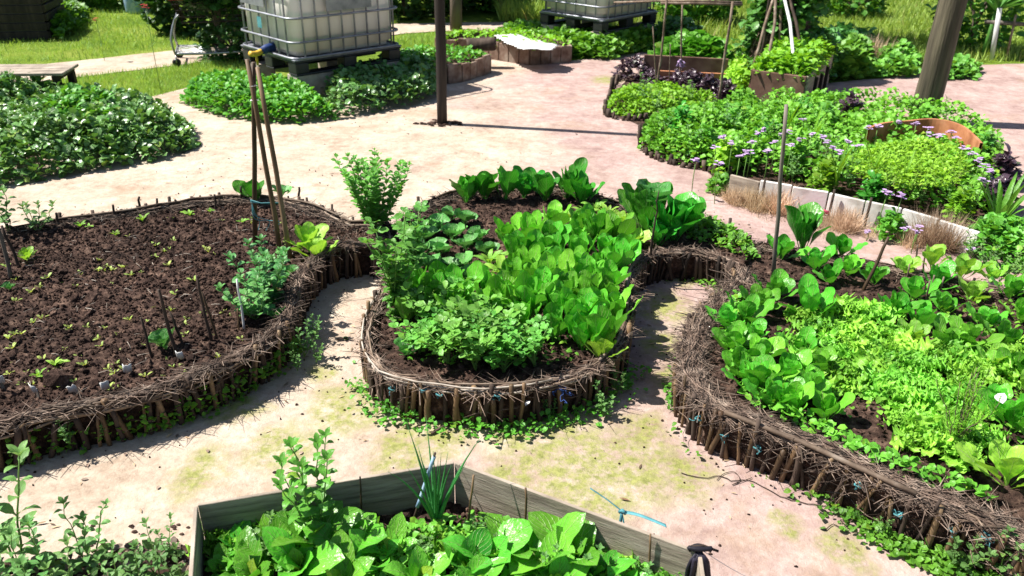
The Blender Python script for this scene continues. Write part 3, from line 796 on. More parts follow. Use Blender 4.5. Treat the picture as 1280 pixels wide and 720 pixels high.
# dense lettuces
pts = []
for y, xs in ((284, (690, 722)), (300, (640, 668, 690)), (298, (712, 742, 768)), (322, (645, 668)), (318, (692, 722, 752, 778)), (336, (660, 690, 718, 748, 776)), (356, (548, 640, 668, 698, 728, 758)), (374, (520, 548, 580, 612, 642, 674, 706, 736, 764)),
              (410, (560, 655)), (394, (512, 550, 585, 622, 654, 684, 716, 746, 772)), (412, (690, 722, 752)), (430, (728, 756))):
    for x in xs: pts.append((x + rng.uniform(-6, 6), y + rng.uniform(-4, 4) + 8))
for a, b in pts:
    LEU.place(pz(a, b), 'bright green lettuce packed among others in the rounded middle bed', 'lettuce', 'packed lettuces in the middle bed', sc=rng.uniform(.84, 1.08))
LETL.place(pz(752, 446), 'pale open lettuce at the front corner of the rounded middle bed', 'lettuce', sc=.85)
LETL.place(pz(790, 308), 'yellow-green lettuce beside the pak choi in the middle bed', 'lettuce', sc=.8)
KAL.place(pz(507, 440), 'round-leaved young cabbage at the front left of the middle bed', 'cabbage', sc=.75, idx=0)
for a, b in ((545, 290), (565, 300), (583, 312), (548, 318), (600, 300), (575, 335), (590, 350), (560, 345), (530, 302), (525, 320), (560, 275), (580, 280), (540, 340), (610, 318)):
    KAL.place(pz(a, b), 'blue-green kale in the left part of the middle bed', 'kale', 'kale plants in the middle bed', sc=rng.uniform(.85, 1.2))
for a, b in ((665, 292), (682, 306), (735, 272), (712, 275), (627, 345), (657, 330), (760, 270), (745, 262), (640, 310), (695, 285), (612, 330)):
    SPK.place(pz(a, b), 'spiky yellow-green seedling in the open soil of the middle bed', 'seedling', 'spiky seedlings in the middle bed', sc=rng.uniform(1.1, 1.7))
for a, b in ((545, 430), (578, 442), (610, 446), (640, 446), (594, 420), (626, 424), (532, 408), (560, 455), (595, 462), (630, 462), (668, 456), (525, 440), (575, 398)):
    CEL.place(pz(a, b), 'leafy celery at the front of the rounded middle bed', 'celery', 'celery plants in the middle bed', sc=rng.uniform(.75, 1.05))
# tall celery gone to stalk on the left of the middle bed
gs, gl = g_celery(15, .48, .13, .042, clusters=6)
t = plant('tall_celery', gs, gl, 'celery', 'tall feathery celery with high stalks at the left edge of the middle bed', 'celery'); t.location = pz(497, 395)
gs, gl = g_celery(13, .36, .10, .034, clusters=5)
t = plant('tall_celery', gs, gl, 'celery', 'feathery celery bush right behind the tallest stalks in the middle bed', 'celery'); t.location = pz(520, 345)
gs, gl = g_stemmy(.42, 22, .21, 18, .040, .75, -10, top=False, stem_r=.002); 
t = plant('herb_bush', gs, gl, 'celery', 'tall small-leaved bush standing at the back edge beside the inlet', 'bush'); t.location = pz(470, 288)
# pak choi and curly kale
LETD.place(pz(805, 292), 'tall dark pak choi left of the brown dry stem', 'pak choi', sc=1.2)
LETD.place(pz(842, 300), 'tall dark pak choi right of the brown dry stem', 'pak choi', sc=1.25)
o = KAL.place(pz(815, 290), 'curly-topped kale on a tall stalk behind the two pak choi', 'kale', sc=1.5, idx=1); o.location.z += .16
g = G(); g.add(*tube([(0, 0, 0), (.0, .0, .08), (.005, 0, .17)], .008, 7)); q = pz(815, 290); oo = g.build('kale_stalk', M['stem'], o); oo.location = (0, 0, -.11)
LETD.place(pz(822, 306), 'short dark pak choi in front of the brown dry stem', 'pak choi', sc=.85)
LETD.place(pz(862, 292), 'rightmost dark pak choi above the right inlet', 'pak choi', sc=.9)
LETL.place(pz(775, 282), 'small yellowish lettuce left of the curly-topped kale', 'lettuce', sc=.6)
g = G(); b = np.array(pz(812, 325)); tt = PY(824, 238, b[1]); pts = np.linspace(b, tt, 9); pts[1:-1] += rng.normal(0, .006, (7, 3)); g.add(*tube(pts, np.linspace(.008, .003, 9), 6))
for k in range(6): q = pts[2 + k]; g.add(*tube([q, q + rng.normal(0, .02, 3) + [0, 0, .03]], [.003, .001], 5))
tag(g.build('dry_stem', M['oldwood'], loc=b), 'brown withered stem standing between the two pak choi', 'dry stem')
# low weeds behind the right inlet
poly = PP([(855, 300), (870, 272), (905, 284), (935, 300), (945, 325), (915, 318), (880, 306)], SZ)
cover('low_weeds', 'low weeds on the strip behind the right path inlet', 'weeds', poly, 420, .03, .05, 'cover', .1, SZ, seed=21)
for a, b in ((870, 318 - 18), (895, 300), (918, 308), (880, 285)):
    NET.place(pz(a, b), 'small leafy weed on the strip behind the right inlet', 'weed', 'weeds behind the right inlet', sc=rng.uniform(.35, .5))

# right bed
for a, b, s_, l in ((1003, 312, 1.12, 'tall lettuce behind the thin grey stake at the top of the right bed'), (975, 322, .75, 'lettuce half hidden by the thin grey stake'),
                    (1012, 398, 1.0001, 'largest lettuce of the right bed, with broad blistered leaves'), (968, 372, .8, 'lettuce just below the thin grey stake'),
                    (1258, 606, 1.0, 'open rosette lettuce at the lower right corner by the twig mat')):
    (LETD if s_ > 1.1 else LET if s_ == 1.0001 else LETL if b > 600 else LET).place(pz(a, b), l, 'lettuce', sc=s_)
for a, b in ((918, 440), (926, 466), (942, 490), (912, 412), (965, 510), (936, 430), (946, 458), (985, 478), (1008, 498), (1022, 470), (948, 484), (1000, 445), (930, 402), (1034, 520), (950, 385), (990, 516)):
    LET.place(pz(a, b), 'lettuce by the twig mat along the left side of the right bed', 'lettuce', 'lettuces along the left rim of the right bed', sc=rng.uniform(.62, .82))
for a, b in ((1060, 342), (1092, 352), (1128, 340), (1142, 372), (1112, 392), (1150, 405), (1180, 390), (1215, 372), (1168, 358), (1200, 348), (1240, 352), (1262, 372), (1232, 410), (1255, 432),
             (1208, 430), (1275, 402), (1290, 440), (1050, 318), (1140, 425), (1180, 430), (1270, 470), (1040, 350), (1300, 380), (1240, 460), (1285, 500), (1165, 335), (1020, 335), (1300, 410), (1300, 460), (1265, 540), (1290, 560), (1240, 520)):
    (LET if rng.random() < .75 else LETL).place(pz(a, b), 'lettuce in the upper part of the right bed', 'lettuce', 'lettuces in the upper part of the right bed', sc=rng.uniform(.6, .82))
n = 0
for y in range(400, 600, 22):
    for x in range(1000, 1300, 33):
        xx, yy = x + rng.uniform(-9, 9) + (16 if (y // 22) % 2 else 0), y + rng.uniform(-6, 6)
        lim = 1035 + (yy - 420) * .75 if yy > 500 else 1020
        if xx < lim - 20 or (yy < 435 and xx > 1130) or yy > 520 + (xx - 1010) * .32: continue
        if yy > 470 and xx > 1225: continue
        CUR.place(pz(xx, yy), 'frilly light green lettuce in the dense patch of the right bed', 'curly lettuce', 'frilly lettuces in the right bed', sc=rng.uniform(.85, 1.2)); n += 1
# wispy herb
gs, gl = G(), G(); pos = []; az = []; ti = []
for i in range(16):
    a = rng.uniform(0, 6.28); h = rng.uniform(.18, .33); r = rng.uniform(.02, .13); s = np.linspace(0, 1, 6)
    pts = np.stack([np.cos(a) * r * s, np.sin(a) * r * s, h * s], 1) + rng.normal(0, .004, (6, 3)); gs.add(*tube(pts, np.linspace(.0025, .001, 6), 5))
    for k in range(45):
        t_ = rng.uniform(.2, 1); q = np.array([np.interp(t_, s, pts[:, j]) for j in range(3)]); pos.append(q); az.append(rng.uniform(0, 6.28)); ti.append(rng.uniform(-.1, 1.2))
inst(gl, leaf(1, .12, 20, 0, .1, 0, 3, 4, .1, .5, .8), np.array(pos), rots(np.array(az), np.array(ti), np.zeros(len(az))), rng.uniform(.02, .045, len(az)))
t = plant('wispy_herb', gs, gl, 'lime', 'wispy fine-leaved herb with thin brown stems in the right bed', 'herb', sm=M['branch']); t.location = pz(1190, 558)
poly = PP([(940, 420), (1060, 400), (1290, 330), (1290, 500), (1290, 600), (1150, 560), (1020, 515)], SZ)
cover('low_weeds', 'tiny weeds covering soil between lettuces of the right bed', 'weeds', poly, 900, .022, .03, 'cover', .1, SZ, seed=22)
poly = PP([(500, 330), (600, 330), (760, 350), (775, 430), (700, 455), (600, 465), (500, 450)], SZ)
cover('low_weeds', 'low leafy weeds between the twig rim and the lettuces of the right bed', 'weeds', PP([(915, 372), (930, 372), (925, 430), (950, 490), (1030, 535), (1120, 580), (1240, 620), (1240, 632), (1110, 598), (1020, 555), (935, 508), (905, 460), (900, 410)], SZ), 700, .028, .05, 'cover', .05, SZ, seed=24, rag=.7)
cover('low_weeds', 'tiny weeds covering soil between plants of the middle bed', 'weeds', poly, 900, .022, .03, 'cover', .1, SZ, seed=23)

# left bed plants
gs, gl = g_stemmy(.28, 7, .17, 6, .075, .75, -20, leafq=.7)
t = plant('pea_plant', gs, gl, 'kale', 'blue-green pea plant climbing beside the three-pole stand', 'pea plant'); t.location = pz(332, 372)
gs, gl = g_stemmy(.18, 6, .15, 5, .07, .75, -20, leafq=.7)
t = plant('pea_plant', gs, gl, 'kale', 'lower blue-green pea plant by the white stick', 'pea plant'); t.location = pz(318, 392)
gs, gl = g_stemmy(.10, 5, .09, 5, .05, .75, -20, leafq=.6)
t = plant('pea_plant', gs, gl, 'kale', 'small pea plant at the feet of the three-pole stand', 'pea plant'); t.location = pz(338, 335)
for a, b, s_ in ((350, 352, .8), (345, 395, .7), (322, 360, .75), (340, 378, .9), (362, 340, .6)):
    KAL.place(pz(a, b), 'blue-green young brassica in the strip between the three-pole stand and the inlet', 'cabbage', 'young brassicas beside the left inlet', sc=s_)
KAL.place(pz(207, 432), 'blue-green young cabbage beside the short sticks in the dug bed', 'cabbage', sc=.95, idx=2)
LETL.place(pz(385, 308), 'pale drooping lettuce right of the three-pole stand', 'lettuce', sc=1.05, idx=1)
LETL.place(pz(398, 322), 'pale lettuce on the rim above the left inlet', 'lettuce', sc=.8)
LETD.place(pz(322, 250), 'dark lettuce behind the three-pole stand', 'lettuce', sc=.75)
KAL.place(pz(352, 246), 'small light kale behind the three-pole stand, right of the dark lettuce', 'kale', sc=.8)
seeds = []
while len(seeds) < 120:
    a, b = rng.uniform(5, 420), rng.uniform(268, 485)
    p = P(a, b, SZ); pl = bedA[1]
    if inpoly(np.array([p[0]]), np.array([p[1]]), pl)[0] and dpoly(np.array([p[0]]), np.array([p[1]]), pl)[0] > .1 and fbm(p[0] * 2.5, p[1] * 2.5, 50) > .42: seeds.append((a, b))
for a, b in seeds:
    SPR.place(pz(a, b), 'tiny pale green seedling in the dark soil of the dug bed', 'seedling', 'seedlings in the dug bed', sc=rng.uniform(.4, .95))
for a, b, s_ in ((178, 275, .9), (237, 265, 1.0), (262, 262, .6), (145, 293, .7), (215, 272, .5), (302, 275, .7), (112, 285, .6), (68, 455, .9), (48, 470, .7), (62, 470, .8), (100, 283, .8)):
    SPK.place(pz(a, b), 'larger green sprout near the edge of the dug bed', 'seedling', 'larger sprouts in the dug bed', sc=s_ * .75)
# dark leafed plant at the far left
gs, gl = g_stemmy(.34, 3, .10, 6, .08, .6, -25)
t = plant('leafy_plant', gs, gl, 'weed', 'leafy stalk with drooping leaves at the left end of the dug bed', 'plant'); t.location = pz(12, 290)
gs, gl = g_stemmy(.16, 4, .12, 4, .07, .6, -25)
t = plant('leafy_plant', gs, gl, 'weed', 'low leafy plant on the back rim of the dug bed', 'plant'); t.location = pz(48, 290)
KAL.place(pz(12, 360), 'small pale plant at the left edge of the dug bed', 'cabbage', sc=.45)
LETL.place(pz(35, 322), 'tiny yellow lettuce at the left edge of the dug bed', 'lettuce', sc=.45)

# sticks ----------------------------------------------------------
def stick(a, b, r, mat, label, z0=None, dy=0., name='stick', group=None, cat='stick', n=8, taper=.8, yfix=None):
    base = np.array(pz(*a)) if z0 is None else P(a[0], a[1], z0); base[2] -= .02
    Y = base[1] + dy; top = PY(b[0], b[1], Y)
    pts = np.linspace(base, top, 6); pts[1:-1] += rng.normal(0, r * .25, (4, 3)); g = G(); g.add(*tube(pts, np.linspace(r, r * taper, 6), n))
    return tag(g.build(name, M[mat] if isinstance(mat, str) else mat, loc=base), label, cat, group)
stick((968, 345), (983, 131), .011, 'stake_grey', 'thin grey stake standing tall where the middle and right beds meet', dy=-.02, name='garden_stake', cat='stake')
stick((1078, 362), (1111, 296), .009, 'bamboo', 'thick brown stick leaning in the upper part of the right bed', dy=.05)
for a, b in (((1164, 372), (1168, 344)), ((1158, 380), (1162, 352)), ((1172, 376), (1180, 346)), ((1133, 358), (1137, 330)), ((1187, 350), (1190, 325)), ((1145, 330), (1147, 306)), ((1156, 332), (1157, 308))):
    stick(a, b, .005, 'branch', 'short pale stick among lettuces in the right bed', group='short sticks in the right bed')
stick((220, 440), (198, 362), .008, 'oldwood', 'brown stick leaning left beside the young cabbage', dy=.0)
stick((190, 440), (176, 397), .006, 'oldwood', 'shortest brown stick left of the young cabbage', dy=.0)
stick((230, 428), (212, 390), .006, 'oldwood', 'brown stick just right of the young cabbage', dy=.02)
stick((264, 422), (246, 345), .007, 'oldwood', 'taller of the pair of brown sticks in the dug bed', dy=.0)
stick((272, 418), (252, 365), .0055, 'bamboo', 'shorter of the pair of brown sticks in the dug bed', dy=.02)
stick((304, 405), (296, 349), .0055, 'white', 'thin white stick beside the pea plant', dy=.0)
stick((297, 408), (297, 386), .004, 'bamboo', 'thin short stick next to the white one', dy=.0)
stick((12, 345), (-6, 262), .010, 'stake_grey', 'grey stake leaning at the left edge of the dug bed', dy=.0)
stick((25, 332), (2, 282), .008, 'oldwood', 'dark stick leaning behind the grey stake at the left', dy=.0)
for a, b in (((174, 262), (174, 246)), ((143, 270), (141, 256)), ((197, 260), (196, 248)), ((268, 256), (268, 243)), ((300, 250), (301, 233)), ((372, 250), (374, 234)), ((72, 280), (70, 266))):
    stick(a, b, .008, 'oldwood', 'dark stub of wood poking from the back rim of the dug bed', group='stubs on the back rim of the dug bed')
# three-pole stand
root = thing('pole_tripod', np.array(pz(335, 308)), 0, 'stand of three brown poles tied with green twine in the dug bed', 'tripod')
ro = np.array(root.location)
for a, b, dy in (((318, 300), (317, 78), .02), ((350, 314), (309, 74), .0), ((363, 322), (322, 84), -.02)):
    base = np.array(pz(*a)); base[2] -= .02; top = PY(b[0], b[1], ro[1] + dy); pts = np.linspace(base, top, 5); pts[1:-1] += rng.normal(0, .003, (3, 3))
    g = G(); g.add(*tube(pts - ro, [.0135, .013, .0125, .012, .0115], 8)); g.build('pole', M['bamboo'], root)
g = G(); q = PY(335, 252, ro[1]) - ro
for k in range(3): g.add(*tube(np.array([q + [-.085, -.012, .0 + k * .006], q + [-.03, -.018, -.002], q + [.03, -.016, .002 - k * .004], q + [.075, -.01, -.002]]), .0028, 5))
for k in range(3): g.add(*tube(smoothline(np.array([q + [-.08, -.01, 0], q + [-.07, -.02, -.05 - .02 * k], q + [-.05 + .05 * k, -.02, -.10], q + [-.06 + .04 * k, -.03, -.15]]), .01), .002, 5))
g.build('twine', M['turq'], root)
g = G(); q = PY(317, 108, ro[1]) - ro; th = np.linspace(0, 2 * PI, 16); g.add(*tube(np.stack([q[0] + .016 * np.cos(th), q[1] + .018 * np.sin(th), q[2] + .001 * th], 1), .002, 5, False))
q = PY(318, 126, ro[1]) - ro; g.add(*tube(np.stack([q[0] + .018 * np.cos(th), q[1] + .018 * np.sin(th), q[2] + .001 * th], 1), .002, 5, False)); g.build('wire', M['white'], root)

# plant labels: pale peg with torn plastic cup piece
def plabel(px, py, h, label):
    b = np.array(pz(px, py)); t = thing('plant_label', b, rng.uniform(-.4, .4), label, 'plant label')
    g = G(); g.add(*box(-.006, .006, -.002, .002, -.02, h)); g.build('peg', M['stake_grey'], t, False)
    g = G(); rr = rng.uniform(-.2, .2); n = 6
    V = []; F = []
    for j, zz in enumerate((h - .012, h + .012, h + .024)):
        for i in range(n): V.append((-.016 + .032 * i / (n - 1) + rr * .01 * j, -.008 - .006 * math.sin(PI * i / (n - 1)) - j * .003 + rng.normal(0, .001), zz + rng.normal(0, .003)))
    i = np.arange(2)[:, None] * n; j = np.arange(n - 1)[None]; F = [np.stack([i + j, i + j + 1, i + n + j + 1, i + n + j], 2).reshape(-1, 4)]
    g.add(V, F); o = g.build('card', M['white'], t); m = o.modifiers.new('s', 'SOLIDIFY'); m.thickness = .0015
plabel(47, 492, .05, 'white plant label on a peg at the front rim, left of the others')
plabel(133, 486, .035, 'larger white plant label leaning at the front rim of the dug bed')
plabel(160, 464, .03, 'small grey-white label between the front rim and the young cabbage')
plabel(227, 446, .03, 'small white label next to the short sticks in the dug bed')
plabel(4, 486, .05, 'white plant label at the very left of the dug bed')
plabel(93, 490, .035, 'dark peg with scrap of label at the front rim of the dug bed')
# white scraps
def scrap(p, s, label, mat='white', name='scrap'):
    g = G(); lf = leaf(s, s * .8, 20, -10, .3, .2, 5, 5, .02, .5, .6); g.add(lf[0] + [0, 0, .0], lf[1]); o = g.build(name, M[mat]); o.location = p; o.rotation_euler = (.4, .3, rng.uniform(0, 6))
    m = o.modifiers.new('s', 'SOLIDIFY'); m.thickness = .001; return tag(o, label, 'litter')
p = near_px(bedM, 655, 488, .03, -.02); scrap(p, .03, 'white plastic scrap caught on the stakes of the middle bed')
p = P(1248, 492, .33); scrap(p, .05, 'white paper scrap caught among lettuces at the right edge')

# ------------------------------------------------------------------ ground cover at bed feet
def strip_cover(bed, f0, f1, out0, out1, n, size, H, seed, mat, label, px=None):
    fr, nf = bed[2], bed[3]; rg = np.random.default_rng(seed)
    if px: 
        k0, k1 = [int(np.argmin(np.hypot(*(fr - P(*q, TZ)[:2]).T))) for q in px]
    else: k0, k1 = int(f0 * (len(fr) - 1)), int(f1 * (len(fr) - 1))
    k = rg.integers(k0, k1, n * 3); dens = fbm(k * .03, k * 0., seed) ; keep = rg.random(n * 3) < np.clip((dens - .42) * 6, .02, 1); k = k[keep][:n]; n = len(k)
    o = rg.beta(1.2, 2.2, n) * (out1 - out0) + out0; p = fr[k] - nf[k] * o[:, None]
    z = rg.uniform(.004, 1, n) * H * (1 - .6 * (o - out0) / (out1 - out0))
    g = G(); inst(g, TL, np.column_stack([p, z + .008]), rots(rg.uniform(0, 6.28, n), rg.uniform(-.3, .8, n), rg.uniform(-.5, .5, n)), size * rg.uniform(.5, 1.4, n))
    return tag(g.build('ground_weeds', M[mat]), label, 'ground cover', kind='stuff')
strip_cover(bedM, 0, 0, .005, .13, 560, .022, .05, 3, 'cover', 'clover-like weeds growing along the foot of the rounded middle bed', [(458, 430), (785, 407)])
strip_cover(bedR, 0, 0, .01, .12, 750, .024, .035, 4, 'cover', 'weeds growing along the foot of the right bed', [(858, 476), (1330, 700)])
strip_cover(bedR, 0, 0, .01, .06, 250, .02, .03, 6, 'cover', 'sparse weeds at the foot of the right bed facing the inlet', [(900, 360), (856, 470)])
strip_cover(bedA, 0, 0, .005, .05, 380, .024, .13, 5, 'cover', 'weeds clinging to the shaded stake wall of the dug bed', [(0, 528), (360, 395)])
strip_cover(bedM, 0, 0, .01, .07, 160, .02, .03, 7, 'cover', 'small weeds at the foot of the wall inside the right inlet', [(820, 313), (915, 330)])
def feet(px, py, z, proto, sc, label, cat='weed', group=None):
    p = P(px, py, z); return proto.place(tuple(p), label, cat, group, sc=sc)
for a, b, s_ in ((380, 428, .75), (392, 405, .5), (372, 445, .45), (395, 435, .4)):
    feet(a, b + 18, .02, NET, s_, 'leafy weed at the foot of the wall by the left inlet', group='weeds by the left inlet')
for a, b, s_ in ((755, 520, .6), (745, 498, .5), (770, 495, .6), (690, 522, .4), (505, 520, .3)):
    feet(a, b, .01, NET, s_, 'leafy weed at the foot of the rounded middle bed', group='weeds at the foot of the middle bed')
for a, b, s_ in ((1195, 712, .75), (1225, 705, .8), (1240, 690, .6), (1260, 730, .8), (1205, 690, .6), (1100, 672, .35), (1082, 640, .3)):
    feet(a, b, .01, NET, s_, 'leafy weed at the foot of the right bed, lower right corner', group='weeds at the foot of the right bed')
for a, b, s_ in ((88, 555, .5), (130, 545, .35), (82, 548, .4), (165, 520, .4)):
    feet(a, b, .05, NET, s_, 'weed growing from the shaded wall of the dug bed', group='weeds on the wall of the dug bed')

# ------------------------------------------------------------------ bottom box bed
BZ, BS = .30, .15
tops = [P(a, b, BZ) for a, b in ((236, 800), (247, 632), (568, 579), (872, 691), (892, 830))]
root = thing('planter_box', (-.05, 1.5, 0), 0, 'angular planter box of thin grey boards in the foreground', 'planter'); ro = np.array(root.location)
th_ = .011
for i in range(len(tops) - 1):
    a, b = tops[i][:2], tops[i + 1][:2]; t = (b - a) / np.linalg.norm(b - a); nrm = np.array([-t[1], t[0]])
    a2 = a + t * (.0 if i else 0); b2 = b - t * .001
    V = []
    for z in (0., BZ):
        for p in (a2, b2): V.append((*p, z))
        for p in (b2 + nrm * th_, a2 + nrm * th_): V.append((*p, z))
    F = [np.array([(3, 2, 1, 0), (4, 5, 6, 7), (0, 1, 5, 4), (1, 2, 6, 5), (2, 3, 7, 6), (3, 0, 4, 7)])]
    g = G(); g.add(np.array(V) - ro, F); o = g.build('board', M['plank'], root, False); bevel(o, .0015, 1)
inner = np.array([t[:2] for t in tops])
sp = np.vstack([inner, [(.6, 1.0), (-1.0, 1.0)]])
g = grid_sheet('soil', -1.0, 1.2, 1.05, 1.99, .012, lambda x, y: BS + zsoil(x, y) * 1.2, None, sp); g.tr(off=-ro); g.build('soil', M['soil'], root)
x, y = sample(sp, 1600); gg = G(); n = len(x)
inst(gg, TCL, np.stack([x, y, BS + zsoil(x, y) * 1.2 + .004], 1) - ro, rots(rng.uniform(0, 6, n), rng.uniform(-1, 1, n), rng.uniform(-3, 3, n)), (rng.lognormal(-5.2, .5, n)[:, None] * rng.uniform(.6, 1.3, (n, 3))))
tag(gg.build('soil_crumbs', M['soil'], root, False), kind='stuff')
def bz(px, py, z=BS): p = P(px, py, z); return (p[0], p[1], z - .005)
sp2 = sp * .985 + np.array([0, 0])
cover('low_weeds', 'clover weeds between the broad-leaved plants in the grey planter box', 'weeds', PP([(262, 715), (262, 680), (330, 668), (470, 668), (560, 650), (640, 660), (730, 690), (880, 735), (900, 800), (240, 800)], BS), 1900, .026, .05, 'cover', .05, BS, seed=31)
for a, b, s_ in ((300, 690, .6), (345, 695, .8), (400, 690, .95), (440, 700, .9), (375, 720, .8), (470, 715, .7), (578, 726, .75), (610, 716, .85), (520, 735, .75), (640, 706, .7), (690, 700, .85),
                 (720, 712, .9), (665, 728, .8), (750, 735, .7), (320, 735, .8), (430, 745, .8), (590, 750, .8), (280, 725, .55), (490, 700, .6), (780, 752, .7), (700, 745, .8)):
    BRD.place(bz(a, b), 'broad-leaved green plant in the grey planter box', 'leafy plant', 'broad-leaved plants in the planter box', sc=s_ * .9)
for a, b in ((330, 705), (455, 688), (535, 705), (625, 690), (690, 716), (735, 722), (770, 735), (360, 672), (800, 738), (605, 680)):
    NET.place(bz(a, b), 'small leafy weed among the broad-leaved plants in the grey planter box', 'weed', 'weeds in the planter box', sc=rng.uniform(.4, .65))
for a, b in ((640, 690), (655, 700), (280, 682), (300, 672), (610, 705), (480, 700), (760, 722), (330, 690), (560, 690), (425, 705), (700, 735), (840, 745)):
    CUR.place(bz(a, b), 'small crinkled plant in the grey planter box', 'leafy plant', 'crinkled plants in the planter box', sc=.95)
gs, gl = g_stemmy(.34, 8, .13, 6, .07, .52, -30)
t = plant('basil_bush', gs, gl, 'basil', 'leafy bush with tall shoots rising over the edge of the grey planter box', 'bush'); t.location = bz(398, 672)
# onion
g = G()
for i in range(15):
    a = i * GA; r = rng.uniform(.02, .15); h = rng.uniform(.24, .40); s = np.linspace(0, 1, 8); rr = rng.uniform(.0055, .008)
    pts = np.stack([np.cos(a) * r * s ** 1.3, np.sin(a) * r * s ** 1.3, h * s - (.05 * s ** 3 if i % 4 == 0 else 0)], 1)
    g.add(*tube(pts, np.linspace(rr, .0012, 8) * np.array([.9, 1.1, 1.15, 1.1, 1, .85, .6, .3]), 7))
t = tag(g.build('onion_plant', M['onion']), 'spring onion clump with tube leaves at the peak of the planter box', 'onion'); t.location = bz(546, 660)
# sticks in box
for a, b, l, r in (((583, 664), (592, 594), 'reddish stick against the shaded peak board of the planter box', .004), ((657, 668), (657, 610), 'stick beside the crinkled leaves by the right board', .004), ((812, 722), (813, 668), 'thin stick at the right end of the planter box', .0035), ((452, 652), (450, 596), 'thin twig against the left board of the planter box', .003), ((745, 690), (748, 655), 'short stub near the turquoise tie in the planter box', .004)):
    stick(a, b, r, 'bamboo', l, z0=BS)
# blue-white tape on onion stick
root = thing('taped_stick', P(515, 655, BS), 0, 'stick wrapped in pale blue tape beside the spring onion', 'stick'); ro = np.array(root.location)
top = PY(544, 566, ro[1] + .03); pts = np.linspace(ro, top, 6); g = G(); g.add(*tube(pts - ro, .004, 6)); g.build('rod', M['oldwood'], root)
g = G()
for f0, f1 in ((.25, .95),):
    s = np.linspace(f0, f1, 8); g.add(*tube(ro * 0 + (ro + (top - ro) * s[:, None] + rng.normal(0, .001, (8, 3))) - ro, .0058, 7))
g.build('tape', M['bluewhite'], root)
# turquoise ribbon over board
p0 = P(778, 641, BZ); tt = tops[3] - tops[2]; tt = tt / np.linalg.norm(tt); g = G()
nn = np.array([tt[1], -tt[0], 0])      # inward (towards camera)
def ribbon(g, pts, w, up):
    pts = smoothline(np.array(pts), .01); m = len(pts); up = np.asarray(up)
    V = np.vstack([pts - up * w / 2, pts + up * w / 2]); i = np.arange(m - 1); g.add(V, [np.stack([i, i + 1, i + 1 + m, i + m], 1)])
ribbon(g, [p0 + [0, 0, .004], p0 + tt * .05 + [0, .006, .009], p0 + tt * .13 + [0, .004, .007]], .013, np.array([0, 1, 0]))
ribbon(g, [p0 + [0, 0, .004], p0 - tt * .05 + [0, .01, .02], p0 - tt * .10 + [0, .02, .03]], .006, np.array([0, 1, 0]))
ribbon(g, [p0 + nn * .006 + [0, 0, .004], p0 + nn * .012 + [0, 0, -.03], p0 + nn * .012 - tt * .005 + [0, 0, -.11]], .009, tt)
ribbon(g, [p0 + nn * .006 + [0, 0, .004], p0 + nn * .014 + tt * .012 + [0, 0, -.04], p0 + nn * .014 - tt * .012 + [0, 0, -.09]], .005, tt)
g.add(*tube(np.array([p0 - tt * .008 + [0, 0, .0], p0 + nn * .004 + [0, 0, .012], p0 + tt * .01 + [0, 0, .002]]), .006, 6))
o = g.build('ribbon', M['turq'], loc=p0); m = o.modifiers.new('s', 'SOLIDIFY'); m.thickness = .001; tag(o, 'turquoise ribbon tied over the right board of the planter box', 'ribbon')
# black cloth strips hanging at the corner
p0 = P(872, 690, BZ); root = thing('black_strap', p0, 0, 'black fabric strips knotted over the corner of the planter box', 'strap'); root.scale = (1.2, 1.1, 1.); g = G()
for k in range(7):
    d = rng.normal(0, .012); ribbon(g, [np.array([d * .3, 0, .01]), np.array([.005 * k - .014, -.02, -.005]), np.array([.008 * k - .02, -.025 + rng.normal(0, .004), -.06]), np.array([.009 * k - .02 + rng.normal(0, .006), -.02, -.13 - rng.uniform(0, .04)])], .011, np.array([1, .2, 0]))
for k in range(4):
    g.add(*tube(smoothline(np.array([[-.022, .0, .006 + .003 * k], [0, .006 - .004 * k, .016], [.03, .0, .008 + .002 * k]]), .005), .0065, 7))
o = g.build('strips', M['blackcloth'], root); m = o.modifiers.new('s', 'SOLIDIFY'); m.thickness = .0025
g = G(); g.add(*tube(np.array([[-.02, .0, .018], [.01, .002, .022], [.045, -.002, .006]]), .0035, 6)); g.build('peg', M['oldwood'], root)
# string from the black strip to the right
g = G(); a = P(878, 688, BZ + .01); b = P(1010, 742, .05); s = np.linspace(0, 1, 12)[:, None]; pts = a * (1 - s) + b * s; pts[:, 2] -= .03 * np.sin(PI * s[:, 0]); g.add(*tube(pts, .001, 5))
tag(g.build('string', M['white']), 'thin white string running from the planter corner to the ground', 'string')

# ------------------------------------------------------------------ weeds bottom left
pl = PP([(-80, 712), (60, 708), (120, 695), (180, 686), (235, 690), (240, 800), (-160, 800)], 0)
g = grid_sheet('soil', *[f(pl[:, i]) for i in (0, 1) for f in (min, max)], .015, lambda x, y: .012 + .03 * (fbm(x * 12, y * 12, 3) - .3), None, ragged(pl, .05, .04))
tag(g.build('bare_soil', M['soil']), kind='structure')
cover('ground_weeds', 'mixed low weeds in the lower left corner', 'weeds', pl, 260, .04, .05, 'weed', .15, .01, TLL, seed=41)
cover('leaf_litter', 'dry brown leaf litter under the weeds in the lower left corner', 'litter', pl, 500, .03, .03, 'twig', .1, .012, TLL, seed=42)
WD = stemproto(4, 'leafy_weed', 'weed', 'weed', .32, 2, .08, 6, .075, .45, -15)
for i, (a, b, s_, l) in enumerate(((22, 715, 1.35, 'tallest pale-leaved weed at the left edge of the lower left corner'), (60, 730, .8, None), (112, 715, .75, None), (0, 745, .9, None), (90, 752, .7, None), (200, 725, .6, None), (172, 732, .5, None), (228, 740, .55, None), (35, 760, .8, None), (145, 745, .55, None), (210, 700, .45, None))):
    WD.place(tuple(P(a, b, .01)), l or 'leafy weed in the crowded lower left corner', 'weed', None if l else 'weeds in the lower left corner', sc=s_)
